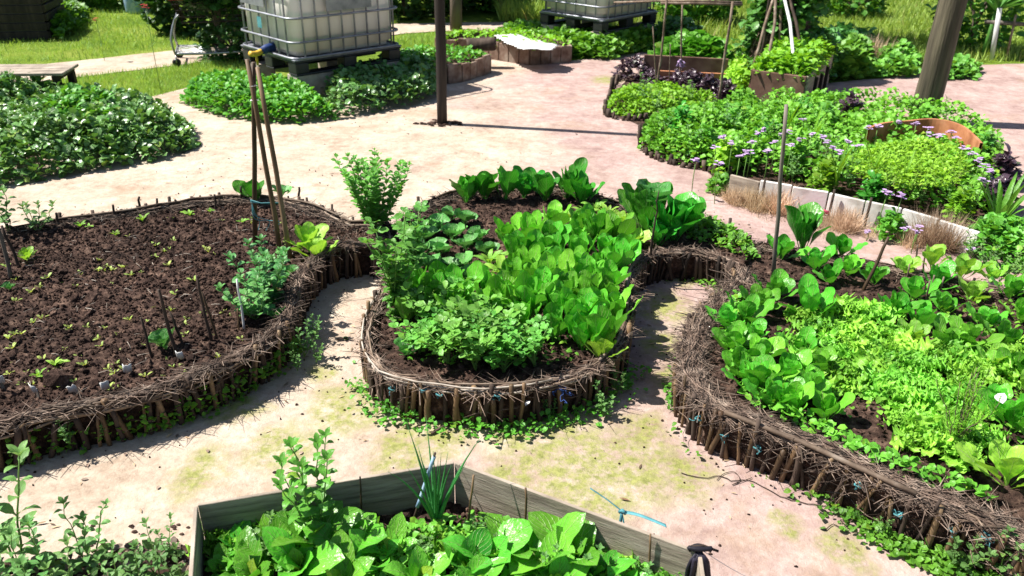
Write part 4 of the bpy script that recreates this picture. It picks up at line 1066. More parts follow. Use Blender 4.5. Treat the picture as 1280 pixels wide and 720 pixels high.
gs, gl = g_stemmy(.2, 1, .1, 5, .042, .6, -20, lean=.03); t = plant('weed_shoot', gs, gl, 'weed', 'single slender shoot rising above the lower left weeds', 'weed'); t.location = P(122, 690, .01)
def rock_band():
    g = G()
    for k in range(60):
        p = P(rng.uniform(110, 240), rng.uniform(655, 700), 0) if k < 34 else P(rng.uniform(300, 1200), rng.uniform(500, 720), 0)
        s = rng.uniform(.003, .009); V, F, U = TCL; g.add(V * [s * 1.3, s, s * .6] + [p[0], p[1], .006], F)
    return g
tag(rock_band().build('grit', M['soil'], smooth=False), 'small clods and grit scattered over the path', 'grit', kind='stuff')

def litter(n, mat, smin, smax, label, seed, name):
    rg = np.random.default_rng(seed); x = rg.uniform(-3.2, 3.4, n * 6); y = rg.uniform(1.9, 8, n * 6)
    ok = np.ones(len(x), bool)
    for b_ in (bedA, bedM, bedR): ok &= ~inpoly(x, y, b_[1])
    d = np.minimum.reduce([dpoly(x, y, b_[1]) for b_ in (bedA, bedM, bedR)])
    ok &= rg.random(len(x)) < np.clip(.9 * np.exp(-d / .12) + .16 * (fbm(x * 1.5, y * 1.5, 77) > .5), 0, 1)
    x, y = x[ok][:n], y[ok][:n]; m = len(x); g = G()
    if mat == 'soil': inst(g, TCL, np.column_stack([x, y, np.full(m, .006)]), rots(rg.uniform(0, 6, m), 0 * x, 0 * x), rg.uniform(smin, smax, m)[:, None] * rg.uniform(.6, 1.4, (m, 3)))
    else: inst(g, leaf(1, .25 if mat == 'straw' else .6, 0, 0, .2, .1, 3, 4, .05, .5, .7), np.column_stack([x, y, np.full(m, .008)]), rots(rg.uniform(0, 6, m), rg.uniform(-.1, .15, m), 0 * x), rg.uniform(smin, smax, m))
    tag(g.build(name, M[mat]), label, 'litter', kind='stuff')
x, y = sample(bedA[1], 420, np.random.default_rng(12)); g = G(); k = dpoly(x, y, bedA[1]) > .04; x, y = x[k], y[k]; m = len(x)
for i in range(m):
    L = rng.uniform(.012, .06); a = rng.uniform(0, 6.28); d = np.array([math.cos(a), math.sin(a), rng.normal(0, .15)]) * L; p = np.array([x[i], y[i], SZ + float(zsoil(x[i:i+1], y[i:i+1])[0]) + .008]); g.add(*tube(np.array([p - d / 2, p + [0, 0, .002], p + d / 2]), rng.uniform(.0006, .0016), 4))
tag(g.build('straw_bits', M['palewood']), 'bits of straw and twig strewn over the soil of the dug bed', 'litter', kind='stuff')
litter(1500, 'soil', .0018, .006, 'crumbs of dark soil fallen onto the path round the beds', 5, 'soil_litter')
litter(900, 'straw', .01, .04, 'bits of straw lying on the path round the beds', 6, 'straw_litter')
litter(260, 'twig', .01, .03, 'dry leaf fragments lying on the path round the beds', 8, 'leaf_litter')
litter(5000, 'block', .0012, .0045, 'pale grit lying on the path', 9, 'grit')

# bits on the path
def twigbit(px, py, L, ang, r, label, mat='oldwood', group=None, name='twig'):
    p = P(px, py, .012); d = np.array([math.cos(ang), math.sin(ang), 0]); g = G(); pts = [p - d * L / 2, p + [0, 0, .004], p + d * L / 2]; g.add(*tube(smoothline(np.array(pts), .02), r, 6)); return tag(g.build(name, M[mat], loc=p), label, 'twig', group)
twigbit(551, 536, .09, .75, .006, 'short dark stick lying on the path below the middle bed')
twigbit(530, 530, .06, .5, .003, 'thin twig lying beside the short dark stick on the path')
twigbit(427, 424, .05, .3, .004, 'small twig on the path in the left inlet')
g = G(); pts = smoothline(np.array([P(a, b, .008) for a, b in ((852, 592), (885, 597), (900, 594), (915, 602), (935, 600), (960, 612), (990, 625), (1032, 633))]), .02); pts[:, :2] += rng.normal(0, .003, (len(pts), 2)); g.add(*tube(pts, .0016, 5))
pts = smoothline(np.array([P(a, b, .009) for a, b in ((896, 600), (905, 592), (918, 590), (925, 600), (915, 606), (940, 597))]), .01); g.add(*tube(pts, .0014, 5))
tag(g.build('wire', M['oldwood']), 'tangled thin wire lying on the path below the right bed', 'wire')
g = G(); pts = smoothline(np.array([P(a, b, .01) for a, b in ((1032, 662), (1042, 655), (1052, 660), (1060, 652), (1050, 650), (1064, 662))]), .01); g.add(*tube(pts, .0016, 5)); tag(g.build('vine_scrap', M['oldwood']), 'dry curled vine scrap on the path, lower right', 'twig')
for a, b, s_ in ((428, 424, .03), (441, 451, .02), (1033, 661, .022), (1062, 664, .022)):
    scrap(tuple(P(a, b, .012)), s_, 'fallen leaf lying flat on the path', 'weed', 'fallen_leaf')['group'] = 'fallen leaves on the path'

# ------------------------------------------------------------------ background left: vine mound
VM = np.array([P(*q, 0)[:2] for q in ((-160, 330), (-60, 262), (0, 236), (60, 225), (140, 212), (205, 200), (246, 186), (240, 165), (215, 150), (180, 138), (120, 128), (60, 125), (0, 130), (-160, 150))])
cover('vine_mound', 'big mound of glossy creeping vine left of the main path', 'vine', VM, 16000, .048, .25, 'vine', .35, seed=51, bumps=3.2, rag=.75, tilt=(-.7, 1.1), sv=.6)
cover('ground_weeds', 'brighter broad leaves along the top of the vine mound', 'ground cover', PP([(20, 135), (100, 118), (180, 128), (190, 150), (140, 165), (60, 165), (10, 160)], .2), 1500, .07, .29, 'cover', .3, 0., TLL, seed=52, low=.6)

# around the near tank
cover('ground_weeds', 'leafy groundcover growing along the front of the near tank', 'ground cover', PP([(228, 130), (245, 116), (300, 108), (345, 118), (385, 124), (420, 150), (370, 156), (320, 154), (270, 146)]), 4200, .05, .19, 'cover', .12, seed=53)
cover('ground_weeds', 'darker leafy groundcover right of the near tank', 'ground cover', PP([(400, 118), (440, 108), (500, 85), (545, 92), (552, 112), (540, 128), (480, 140), (420, 150)]), 3200, .055, .24, 'vine', .14, seed=54)

# grass
TG = (np.array([(0, -.03, 0), (0, .03, 0), (.1, .022, .5), (.1, -.022, .5), (.32, 0, 1.)]), [np.array([[0, 1, 2, 3]]), np.array([[3, 2, 4]])], np.array([(0, 0), (1, 0), (1, .5), (0, .5), (.5, 1)]))
def grass(label, poly, n, h, seed, wide=1.6, mat='grass'):
    rg = np.random.default_rng(seed); x, y = sample(poly, n, rg)
    n = len(x); hh = h * (.5 + fbm(x * 1.6, y * 1.6, seed)) * rg.uniform(.5, 1.4, n); g = G()
    a = rg.uniform(0, 6.28, n); t = rg.normal(0, .35, n)
    Rm = rots(a, t, rg.normal(0, .3, n)); inst(g, TG, np.column_stack([x, y, np.zeros(n) + .002]), Rm, np.stack([hh, hh * wide, hh], 1))
    tag(g.build('grass', M[mat]), label, 'grass', kind='stuff')
grass('short lawn grass between the vine mound and the narrow rear path', PP([(75, 100), (160, 91), (290, 74), (330, 72), (330, 100), (235, 110), (185, 124), (120, 128), (60, 125)]), 9000, .05, 61)
grass('lawn grass behind the narrow rear path at the left', PP([(-80, 92), (0, 86), (160, 69), (300, 54), (500, 29), (500, -10), (300, -20), (-80, -10)]), 30000, .055, 62, 2.2)
grass('lawn patch between the tank and the slab-edged beds', PP([(490, 76), (500, 44), (560, 40), (690, 42), (760, 42), (700, 60), (600, 62), (540, 72)]), 9000, .06, 63)
fieldp = PP([(770, 60), (900, 62), (1010, 60), (1060, 95), (1130, 90), (1215, 80), (1330, 76), (1400, 0), (1330, -32), (700, -32), (690, 20)])
grass('open rough meadow at the back right of the garden', fieldp, 60000, .13, 64, 1.8)
grass('light green tall grass behind the rear path', PP([(625, 28), (700, 30), (700, -10), (620, -10)]), 7000, .3, 65, 1.)

# ------------------------------------------------------------------ tanks
def make_ibc(label):
    t = thing('water_tank', label=label, cat='water tank')
    L, W_ = 1.2, 1.0; z0, z1, z2 = .25, .39, 1.39
    # pallet
    g = G()
    for y in (.0, .42, .86): g.add(*box(0, L, y, y + .14, z0, z0 + .02))
    for x in (.0, .53, 1.06):
        for y in (.0, .43, .86): g.add(*box(x + .001, x + .139, y + .001, y + .139, z0 + .021, z1 - .024))
    g.add(*box(-.005, L + .005, -.005, W_ + .005, z1 - .023, z1 - .003)); bevel(g.build('pallet', M['black'], t, False), .008, 2)
    g = G(); g.add(*box(-.01, L + .01, -.01, W_ + .01, z1 - .002, z1 + .012)); bevel(g.build('tray', M['galv'], t, False), .005, 2)
    # bottle with bulged sides
    import bmesh
    bm = bmesh.new(); bmesh.ops.create_cube(bm, size=1); 
    for v in bm.verts: v.co = Vector((L / 2 + v.co.x * (L - .06), W_ / 2 + v.co.y * (W_ - .06), (z1 + z2) / 2 + .006 + v.co.z * (z2 - z1 - .03)))
    bmesh.ops.bevel(bm, geom=[e for e in bm.edges if abs(e.verts[0].co.z - e.verts[1].co.z) > .1], offset=.11, segments=6, affect='EDGES', profile=.5)
    bmesh.ops.bevel(bm, geom=[e for e in bm.edges if abs(e.verts[0].co.z - e.verts[1].co.z) < .01 and e.calc_face_angle(0) > 1.], offset=.05, segments=4, affect='EDGES')
    me = bpy.data.meshes.new('bottle'); bm.to_mesh(me); bm.free(); me.materials.append(M['tank'])
    for p in me.polygons: p.use_smooth = True
    o = bpy.data.objects.new('bottle', me); C.objects.link(o); o.parent = t
    # cage: rounded-corner hoops and uprights
    g = G()
    def hoop(z, r=.011, e=.0):
        pts = []
        cr = .09
        for cx, cy, a0 in ((L - cr, cr, -PI / 2), (L - cr, W_ - cr, 0), (cr, W_ - cr, PI / 2), (cr, cr, PI)):
            for k in range(6): a = a0 + PI / 2 * k / 5; pts.append((cx + (cr + e) * math.cos(a), cy + (cr + e) * math.sin(a), z))
        pts.append(pts[0]); g.add(*tube(np.array(pts), r, 6, cap=False))
    for z in (z1 + .02, .55, .76, .99, 1.2, 1.38): hoop(z, .011, .012)
    for k in range(8):
        x = .11 + k * .14; 
        for y in (-.002, W_ + .002): g.add(*tube([(x, y, z1), (x, y, z2)], .009, 6))
    for k in range(6):
        y = .11 + k * .156
        for x in (-.002, L + .002): g.add(*tube([(x, y, z1), (x, y, z2)], .009, 6))
    g.build('cage', M['galv'], t)
    return t
t1 = make_ibc('caged white water tank on a black pallet, nearer of the two')
g = G(); g.add(*box(-.026, -.020, .42, .86, .82, 1.05)); g.build('sign_plate', M['galv'], t1, False)
g = G(); g.add(*box(.36, .86, -.026, -.020, .80, 1.05)); g.build('sign_plate', M['galv'], t1, False)
g = G(); g.add(*box(-.0135, -.011, .52, .60, .62, .72)); g.build('sticker', M['turq'], t1, False)
c_ = P(369, 77, .39); t1.location = (c_[0], c_[1], 0); t1.rotation_euler = (0, 0, R(45))
v = thing('valve', (0, .5, .385), 0); v.parent = t1
# valve as a single mesh part with handle
bpy.data.objects.remove(v)
g = G(); g.add(*tube([(.03, .42, .46), (-.05, .42, .45), (-.10, .42, .435)], [.045, .04, .035], 12)); o = g.build('valve', M['blue'], t1)
g = G(); g.add(*tube(smoothline(np.array([(-.10, .42, .435), (-.17, .40, .42), (-.24, .37, .435)]), .03), .026, 10)); g.add(*tube([(-.17, .40, .42), (-.17, .39, .32)], .012, 8)); g.build('tap', M['yellow'], t1)
t2 = make_ibc('caged white water tank on a black pallet far off, beyond the slab-edged beds')
c_ = P(753, 27, .39); t2.location = (c_[0], c_[1], 0); t2.rotation_euler = (0, 0, R(48))
def block(tr, x, y, w_, d_, label):
    c, s = math.cos(tr.rotation_euler.z), math.sin(tr.rotation_euler.z); X = tr.location.x + c * x - s * y; Y = tr.location.y + s * x + c * y
    g = G()
    g.add(*box(-w_ / 2, w_ / 2, -d_ / 2, d_ / 2, 0, .248))
    o = g.build('concrete_block', M['block'], None, False); o.location = (X, Y, 0); o.rotation_euler.z = tr.rotation_euler.z; bevel(o, .006, 2); tag(o, label, 'concrete block')
block(t1, .21, .10, .40, .18, 'concrete block under the front corner of the near tank')
block(t1, 1.0, .10, .38, .18, 'concrete block under the right corner of the near tank')
block(t1, .10, .86, .18, .26, 'pale concrete block under the left corner of the near tank')
block(t1, 1.0, .86, .38, .18, 'concrete block under the rear corner of the near tank')
block(t2, .2, .10, .38, .18, 'concrete block under the front corner of the far tank')
block(t2, 1.0, .10, .38, .18, 'concrete block under the right corner of the far tank')
block(t2, .10, .88, .18, .2, 'concrete block under the left corner of the far tank')
block(t2, 1.0, .86, .38, .18, 'concrete block under the rear corner of the far tank')
cover('ground_weeds', 'leafy groundcover below and in front of the far tank', 'ground cover', PP([(625, 44), (700, 48), (760, 54), (840, 50), (850, 60), (800, 66), (760, 76), (700, 72), (640, 58)]), 5000, .075, .2, 'cover', .2, seed=55)
cover('ground_weeds', 'dark trailing leaves right of the far tank', 'ground cover', PP([(800, 60), (850, 40), (880, 55), (860, 70)]), 1200, .08, .3, 'ivy', .25, seed=56)

# ------------------------------------------------------------------ posts
def post(px, py, r, h, mat, label, name='post', lean=(0, 0), n=16):
    p = P(px, py, 0); s = np.linspace(0, 1, 12); g = G()
    pts = np.stack([lean[0] * s, lean[1] * s, h * s - .02], 1); pts[1:-1, :2] += rng.normal(0, r * .03, (10, 2))
    V, F, U = tube(pts, r * (1 - .06 * s), n); V[:, :2] *= (1 + .04 * rng.normal(0, 1, len(V)))[:, None] ** .5 * 1; g.add(V, F, U)
    o = g.build(name, M[mat]); o.location = p; return tag(o, label, 'post')
post(553, 155, .044, 2.6, 'blackpost', 'dark upright post standing in the middle of the path')
post(1153, 152, .115, 2.6, 'timber', 'thick weathered timber post at the right behind the flower bed')
# earth scuffs at the dark post's foot
g = G()
for k in range(60):
    p = P(553 + rng.normal(0, 14), 155 + rng.normal(0, 2), 0); s = rng.uniform(.006, .02); g.add(TCL[0] * [s * 1.5, s, s * .6] + [p[0], p[1], .01], TCL[1])
tag(g.build('earth_crumbs', M['soil'], smooth=False), 'crumbs of earth round the foot of the dark post', 'earth', kind='stuff')

# ------------------------------------------------------------------ top left things
# bench / slatted low table
def world_box(root, parts, mat, name): 
    g = G()
    for p in parts: g.add(*box(*p))
    return bevel(g.build(name, mat, root, False), .004, 1)
bp_ = P(78, 92, .33); t = thing('bench', (bp_[0], bp_[1], 0), R(8), 'low grey slatted bench at the left behind the vine mound', 'bench')
for k in range(4): world_box(t, [(-1.5, 0, .0 + k * .105, .09 + k * .105, .31, .335)], M['plank'], 'slat')
for x in (-1.4, -.75, -.1): world_box(t, [(x, x + .06, .0, .40, .27, .309)], M['oldwood'], 'crossbar')
for x in (-1.4, -.75, -.1):
    for y in (.0, .34): world_box(t, [(x, x + .06, y + .001, y + .06, 0, .269)], M['oldwood'], 'leg')
# dark slatted crate planter
cp = P(63, 50, 0); t = thing('crate_planter', (cp[0], cp[1], 0), R(14), 'large black slatted planter at the top left corner', 'planter')
world_box(t, [(-2.0, -.02, .02, .9, 0, .50)], M['black'], 'liner')
for k in range(5):
    z = .02 + k * .105
    world_box(t, [(-2.02, 0, -.005, .018, z, z + .085)], M['blackpost'], 'slat')
    world_box(t, [(.001, .02, .0, .9, z, z + .085)], M['blackpost'], 'slat')
for x in (-1.4, -.7): world_box(t, [(x, x + .05, -.02, -.006, 0, .53)], M['blackpost'], 'batten')
pp = np.array([(cp[0] + math.cos(R(14)) * a - math.sin(R(14)) * b, cp[1] + math.sin(R(14)) * a + math.cos(R(14)) * b) for a, b in ((-2, .0), (0, .0), (0, .9), (-2, .9))])
def drygrass(label, poly, n, h, z0, seed, mat='straw', wide=.5, name='dry_grass'):
    if mat == 'straw': mat = 'strawleaf'
    rg = np.random.default_rng(seed); x, y = sample(poly, n, rg); n = len(x); hh = h * rg.uniform(.5, 1.3, n); g = G()
    inst(g, TG, np.column_stack([x, y, np.full(n, z0)]), rots(rg.uniform(0, 6.28, n), rg.uniform(-1.1, 1.1, n), rg.normal(0, .3, n)), np.stack([hh * 1., hh * wide, hh], 1)); return tag(g.build(name, M[mat]), label, 'dry grass', kind='stuff')
drygrass('dry tufts of straw on top of the black slatted planter', pp, 1800, .32, .49, 71)
cover('ground_weeds', 'weeds right of the black slatted planter', 'ground cover', PP([(62, 48), (60, 20), (80, 10), (110, 20), (100, 40), (75, 52)]), 1500, .09, .3, 'bush', .25, seed=57)
# shopping trolley
tp = P(222, 84, 0); t = thing('shopping_trolley', (tp[0], tp[1], 0), R(18), 'old wire shopping trolley used as a planter beside the near tank', 'trolley')
g = G()
g.add(*tube(smoothline(np.array([(0, 0, .14), (.45, .02, .13), (.82, .05, .14), (.86, .22, .14), (.82, .40, .14), (.4, .46, .13), (0, .5, .14)]), .06), .014, 7))
for y in (0, .5): g.add(*tube(smoothline(np.array([(0, y, .14), (-.02, y, .3), (.05, y + (.04 if y == 0 else -.04), .5), (.1, y, .55)]), .06), .012, 7))
g.add(*tube([(-.0, 0, .14), (0, .5, .14)], .012, 7)); g.add(*tube([(.42, .02, .14), (.42, .46, .14)], .012, 7))
g.build('chassis', M['trolley'], t)
g = G()
for k in range(7): y = .04 + k * .07; g.add(*tube([(.02, y, .145), (.84, .25 + (y - .25) * .7, .145)], .004, 5))
g.build('rack', M['trolley'], t)
for x, y in ((0, 0), (0, .5), (.8, .07), (.8, .40)):
    c_ = thing('castor', (x, y, 0)); c_.parent = t
    bpy.data.objects.remove(c_)
    g = G(); th = np.linspace(0, 2 * PI, 15); g.add(*tube(np.stack([x + .0 * th + .032 * np.cos(th), y + 0 * th, .05 + .032 * np.sin(th)], 1), .016, 6, cap=False)); g.add(*tube([(x, y - .012, .05), (x, y + .012, .05)], .03, 12)); wh = g.build('castor', M['black'], t)
    g = G(); g.add(*tube([(x, y - .024, .05), (x, y - .02, .09), (x, y, .13)], .007, 6)); g.add(*tube([(x, y + .024, .05), (x, y + .02, .09), (x, y, .13)], .007, 6)); g.build('fork', M['trolley'], wh)
# basket
g = G(); z0, z1 = .46, .98
def lerp(a, b, f): return np.array(a) * (1 - f) + np.array(b) * f
bot = [(.12, .04), (.88, .10), (.88, .40), (.12, .46)]; top = [(-.08, -.02), (1.02, .0), (1.02, .5), (-.08, .52)]
for f in np.linspace(0, 1, 9):
    q = [np.append(lerp(b_, t_, f), z0 + (z1 - z0) * f) for b_, t_ in zip(bot, top)]; q.append(q[0]); g.add(*tube(np.array(q), .004 if 0 < f < 1 else .009, 5))
for s_ in range(4):
    for f in np.linspace(0, 1, 14):
        a = lerp(bot[s_], bot[(s_ + 1) % 4], f); b = lerp(top[s_], top[(s_ + 1) % 4], f); g.add(*tube([np.append(a, z0), np.append(b, z1)], .003, 5))
for f in np.linspace(0, 1, 12): a = lerp(bot[0], bot[1], f); b = lerp(bot[3], bot[2], f); g.add(*tube([np.append(a, z0), np.append(b, z0)], .003, 5))
g.build('basket', M['blackpost'], t)
g = G(); g.add(*box(-.0, .16, -.012, -.004, .70, .88)); g.tr(rz(0), (.02, 0, 0)); g.build('panel', M['red'], t, False)
g = G(); g.add(*tube([(-.12, -.03, 1.06), (-.12, .53, 1.06)], .016, 8)); g.build('handle', M['red'], t)
def lumpy(label, c, rad, n, size, mat, seed, name='bush', cat='bush', trunk=None, shell=.55, top=None, group=None):
    rg = np.random.default_rng(seed); t = thing(name, (c[0], c[1], 0 if trunk is None else 0), 0, label, cat, group)
    d = rg.normal(0, 1, (n, 3)); d /= np.linalg.norm(d, axis=1)[:, None]
    lump = .72 + .55 * fbm(d[:, 0] * 2.3 + 5, d[:, 1] * 2.3 + d[:, 2] * 2.1 + 5, seed); r = rg.uniform(shell, 1, n) ** .5 * lump
    pos = d * np.array(rad) * r[:, None] + [0, 0, c[2]]
    keep = pos[:, 2] > .02; pos = pos[keep]; n = len(pos)
    g = G(); inst(g, TL, pos, rots(rg.uniform(0, 6.28, n), rg.uniform(-.8, .8, n), rg.uniform(-.8, .8, n)), size * rg.uniform(.5, 1.5, n)); g.build('crown' if trunk else 'foliage', M[mat], t)
    g = G()
    if trunk:
        s = np.linspace(0, 1, 8); g.add(*tube(np.stack([.05 * np.sin(s * 3) * trunk * 3, 0 * s, c[2] * s], 1), np.linspace(trunk, trunk * .7, 8), 12)); k = 6; zz = c[2] * .8; rr = trunk * .4
    else: k = 7; zz = .0; rr = .012
    for i in range(k):
        a = i * GA; e = np.array([math.cos(a) * rad[0] * .6, math.sin(a) * rad[1] * .6, c[2] + rad[2] * rg.uniform(.0, .5)]); g.add(*tube(smoothline(np.array([[0, 0, zz], e * [.3, .3, 1] * .6 + np.array([0, 0, zz * .4]), e]), .1), rr, 6))
    g.build('trunk' if trunk else 'stems', M['bark'], t); return t
c0, s0 = math.cos(R(18)), math.sin(R(18)); cx, cy = tp[0] + c0 * .47 - s0 * .25, tp[1] + s0 * .47 + c0 * .25
o = lumpy('dark dense bush spilling out of the shopping trolley', (cx, cy, 1.0), (.62, .4, .48), 3200, .075, 'tree', 81)
lumpy('low dark bush growing through the trolley frame', (cx + .1, cy + .1, .18), (.4, .3, .28), 900, .07, 'tree', 82)

# background hedges and trees beyond
for i, (px, py, rad, n, sz, mat, lab) in enumerate([
    (110, 8, (.9, .6, .5), 2600, .1, 'bush', 'mid green shrub beside the black planter at the back'),
    (20, 2, (1.2, .8, .9), 3000, .1, 'tree', 'dark shrub behind the black slatted planter'),
    (150, -14, (1.6, .9, 1.3), 4200, .12, 'tree', 'dark bushy hedge at the back left above the lawn'),
    (255, 42, (.8, .5, .8), 3600, .09, 'tree', 'dark shrub standing close behind the trolley'),
    (505, 20, (1.2, .7, 1.3), 5200, .1, 'tree', 'dark hedge bush right behind the near tank'),
    (585, 12, (1.1, .7, 1.3), 4800, .1, 'tree', 'dark hedge bush beyond the rear path behind the slim tree'),
    (640, 14, (.7, .5, .7), 2800, .1, 'bush', 'bright green bush beyond the rear path'),
    (690, -8, (1.6, .8, 1.2), 4200, .11, 'tree', 'dark hedge bush left of the far tank'),
    (400, 8, (1.6, .8, 1.2), 3200, .12, 'tree', 'dark shrub hidden behind the near tank'),
    (870, 28, (.7, .5, .55), 1700, .1, 'bush', 'loose shrub behind the cane trellis'),
    (1210, 62, (.55, .4, .75), 1500, .09, 'bush', 'loose shrub right of the thick timber post'),
    (1065, 20, (.5, .5, .3), 900, .09, 'bush', 'small shrub in the meadow'),
    (-60, -10, (1.5, .9, 1.4), 3000, .12, 'tree', 'dark shrub at the far left edge')]):
    p = P(px, py, 0); lumpy(lab, (p[0], p[1], rad[2] * .75), rad, n, sz, mat, 90 + i, cat='shrub', name='shrub')
# distant tree line
for i in range(11):
    p = (-26 + i * 6.3 + rng.uniform(-1.5, 1.5), 33 + rng.uniform(-3, 3)); 
    lumpy('broad tree in the distant line beyond the meadow', (p[0], p[1], 3.6), (3.2, 2.4, 2.6), 2600, .35, 'tree', 120 + i, name='tree', cat='tree', trunk=.2, group='distant trees beyond the meadow')
# slim tree by the rear path
p = P(570, 38, 0); t = lumpy('slim leaning tree beside the rear path', (p[0], p[1], 2.9), (1.0, 1.0, .7), 2600, .1, 'tree', 140, name='tree', cat='tree', trunk=.085)
# stump / trunk right
p = P(955, 52, 0); t = lumpy('short thick tree trunk beyond the bean poles', (p[0], p[1], 2.6), (1.0, .9, .6), 1800, .1, 'tree', 141, name='tree', cat='tree', trunk=.15)
# blue drum and flowers at back
p = P(172, 16, 0); g = G(); g.add(*tube([(0, 0, 0), (0, 0, .03), (0, 0, .3), (0, 0, .6)], [.14, .16, .17, .15], 16)); o = g.build('drum', M['bluewhite']); o.location = p; tag(o, 'pale blue drum standing on the lawn before the dark hedge', 'drum')
def flowers(label, pts, s, mat, seed, name='flower', group=None, z=0.):
    for i, (px, py, zz) in enumerate(pts):
        p = P(px, py, zz); t = thing(name, p, rng.uniform(0, 6), label, 'flower', group)
        g = G()
        for k in range(9):
            a = rng.uniform(0, 6.28); r = rng.uniform(0, s); c = np.array([math.cos(a) * r, math.sin(a) * r, rng.uniform(-.3, .4) * s])
            for q in range(5):
                lf = leaf(s * .45, s * .38, 15, -10, .1, 0, 3, 4, .1, .6, .7); put(g, lf, q * 1.257 + a, c)
        g.build('petals', M[mat], t); g = G(); g.add(*tube([(0, 0, -zz), (.01, 0, -zz * .5), (0, 0, 0)], .003, 5)); g.build('stem', M['stem'], t)
flowers('red flower in front of the dark hedge at the back left', [(120, 25, .45), (182, 8, .8)], .045, 'red', 5, group='red flowers at the back left')

# ------------------------------------------------------------------ slab-edged beds (middle back)
def slab_bed(label, pts, h, labs, closed=False, seed=3, slabw=.13, mat='tile'):
    pw = PP(pts, 0); c = pw.mean(0); t = thing('slab_bed', (c[0], c[1], 0), 0, label, 'garden bed'); rg = np.random.default_rng(seed)
    n = len(pw)
    for i in range(n if closed else n - 1):
        a, b = pw[i] - c, pw[(i + 1) % n] - c; L = np.linalg.norm(b - a); k = max(1, int(L / slabw)); d = (b - a) / L; ang = math.atan2(d[1], d[0])
        for j in range(k):
            g = G(); w_ = L / k * .94; hh = h * rg.uniform(.88, 1.08); g.add(*box(-w_ / 2, w_ / 2, -.018, .018, 0, hh)); M_ = rz(ang + rg.normal(0, .05)); p = a + d * (j + .5) * L / k
            g.tr(M_, (p[0], p[1], 0)); bevel(g.build('slab', M[mat], t, False), .004, 1)
    g = grid_sheet('soil', *[f(pw[:, i]) for i in (0, 1) for f in (min, max)], .03, lambda x, y: h * .8 + zsoil(x, y), None, pw); g.tr(off=(-c[0], -c[1], 0)); g.build('soil', M['soil'], t)
    return t, pw
t, pw = slab_bed('small raised bed edged with upright clay slabs, beside the dark post', [(470, 100), (492, 92), (505, 84), (560, 82), (612, 90), (612, 92), (577, 103), (540, 108)], .2, None, True)
cover('ground_weeds', 'thin weeds in the small slab-edged bed beside the dark post', 'ground cover', pw, 900, .04, .08, 'cover', .1, .16, seed=58)
t, pw = slab_bed('raised bed edged with clay slabs and half covered by a white sheet', [(545, 70), (575, 60), (640, 58), (710, 72), (712, 78), (662, 82), (600, 72)], .2, None, True, 4)
cover('ground_weeds', 'pale seedlings in the slab-edged bed beside the white sheet', 'ground cover', pw, 500, .05, .08, 'lime', .1, .16, seed=59)
q = [P(a, b, .22)[:2] for a, b in ((618, 48), (640, 46), (700, 60), (690, 66), (655, 66), (632, 58))]; q = np.array(q)
g = grid_sheet('s', q[:, 0].min(), q[:, 0].max(), q[:, 1].min(), q[:, 1].max(), .03, lambda x, y: .23 + .05 * fbm(x * 6, y * 6, 3), None, q); o = g.build('sheet', M['white']); tag(o, 'crumpled white sheet lying over the slab-edged bed', 'sheet'); m = o.modifiers.new('s', 'SOLIDIFY'); m.thickness = .004
p = P(600, 62, .2); g = G(); g.add(*tube([(-.15, 0, .05), (.15, .02, .06), (.18, .02, .06)], [.07, .075, .06], 12)); o = g.build('bucket', M['oldwood']); o.location = p; tag(o, 'dark bucket lying beside the white sheet', 'bucket')

# ------------------------------------------------------------------ right-hand beds
M_HERB = leafmat('herb_leaf', (.04, .22, .02), (.15, .38, .03), (.3, .45, .1), .42, .34, vein=.4)
for pl in ([(755, 144), (760, 125), (790, 95), (910, 96), (1000, 140), (1100, 145), (1240, 170), (1262, 225), (1248, 268), (1215, 318), (1075, 279), (985, 261), (908, 244), (880, 212), (845, 206), (812, 196), (802, 182), (804, 160), (780, 150)],):
    q = ragged(PP(pl), .05, .03); g = G(); g.add(np.column_stack([q, np.full(len(q), .010)]), [np.arange(len(q))]); tag(g.build('bed_soil', M['soil'], smooth=False), kind='structure')  # bed soil; its dark colour also stands in for shadow between the herbs
M_HERB2 = leafmat('herb_leaf', (.03, .19, .015), (.13, .36, .03), (.25, .42, .1), .4, .34, vein=.4)
cover('lime_herbs', 'lime green herbs on the left part of the far right bed', 'herbs', PP([(755, 142), (762, 130), (785, 122), (830, 124), (880, 132), (900, 138), (890, 148), (830, 148), (790, 150)]), 3900, .033, .15, 'lime', .1, seed=161, rag=.85, bumps=5)
cover('ground_weeds', 'mid green herbs along the path edge of the far right bed', 'herbs', PP([(800, 190), (802, 172), (815, 158), (860, 148), (930, 142), (985, 152), (960, 185), (930, 215), (900, 218), (850, 208)]), 6200, .04, .19, M_HERB, .1, seed=162, rag=.85, bumps=5)
cover('ground_weeds', 'dense bright groundcover above the white boards', 'ground cover', PP([(905, 222), (880, 180), (960, 140), (1060, 138), (1150, 152), (1230, 170), (1255, 215), (1245, 262), (1215, 275), (1160, 268), (1040, 240), (960, 222)]), 8500, .042, .21, M_HERB2, .06, seed=163, rag=.6, bumps=5)
for k, (a, b, w_) in enumerate(((850, 165, 18), (880, 185, 16), (920, 160, 20), (905, 200, 14), (960, 175, 18), (990, 205, 20), (1030, 160, 18), (1030, 225, 16), (1090, 245, 14), (1150, 160, 14), (1225, 195, 14), (1200, 260, 12), (1000, 150, 14), (935, 140, 12))):
    pl = PP([(a - w_, b), (a - w_ * .4, b + 7), (a + w_ * .7, b + 6), (a + w_, b - 1), (a + w_ * .3, b - 7), (a - w_ * .6, b - 5)], .1)
    cover('herb_clump', 'taller herb clump rising out of the groundcover of the far right beds', 'herb', pl, 330, .055, .33, ('lettuce_dark', 'cover', 'celery', 'lime')[k % 4], .12, 0., TLL, seed=300 + k, kind=None, group='herb clumps in the far right beds', low=.5)
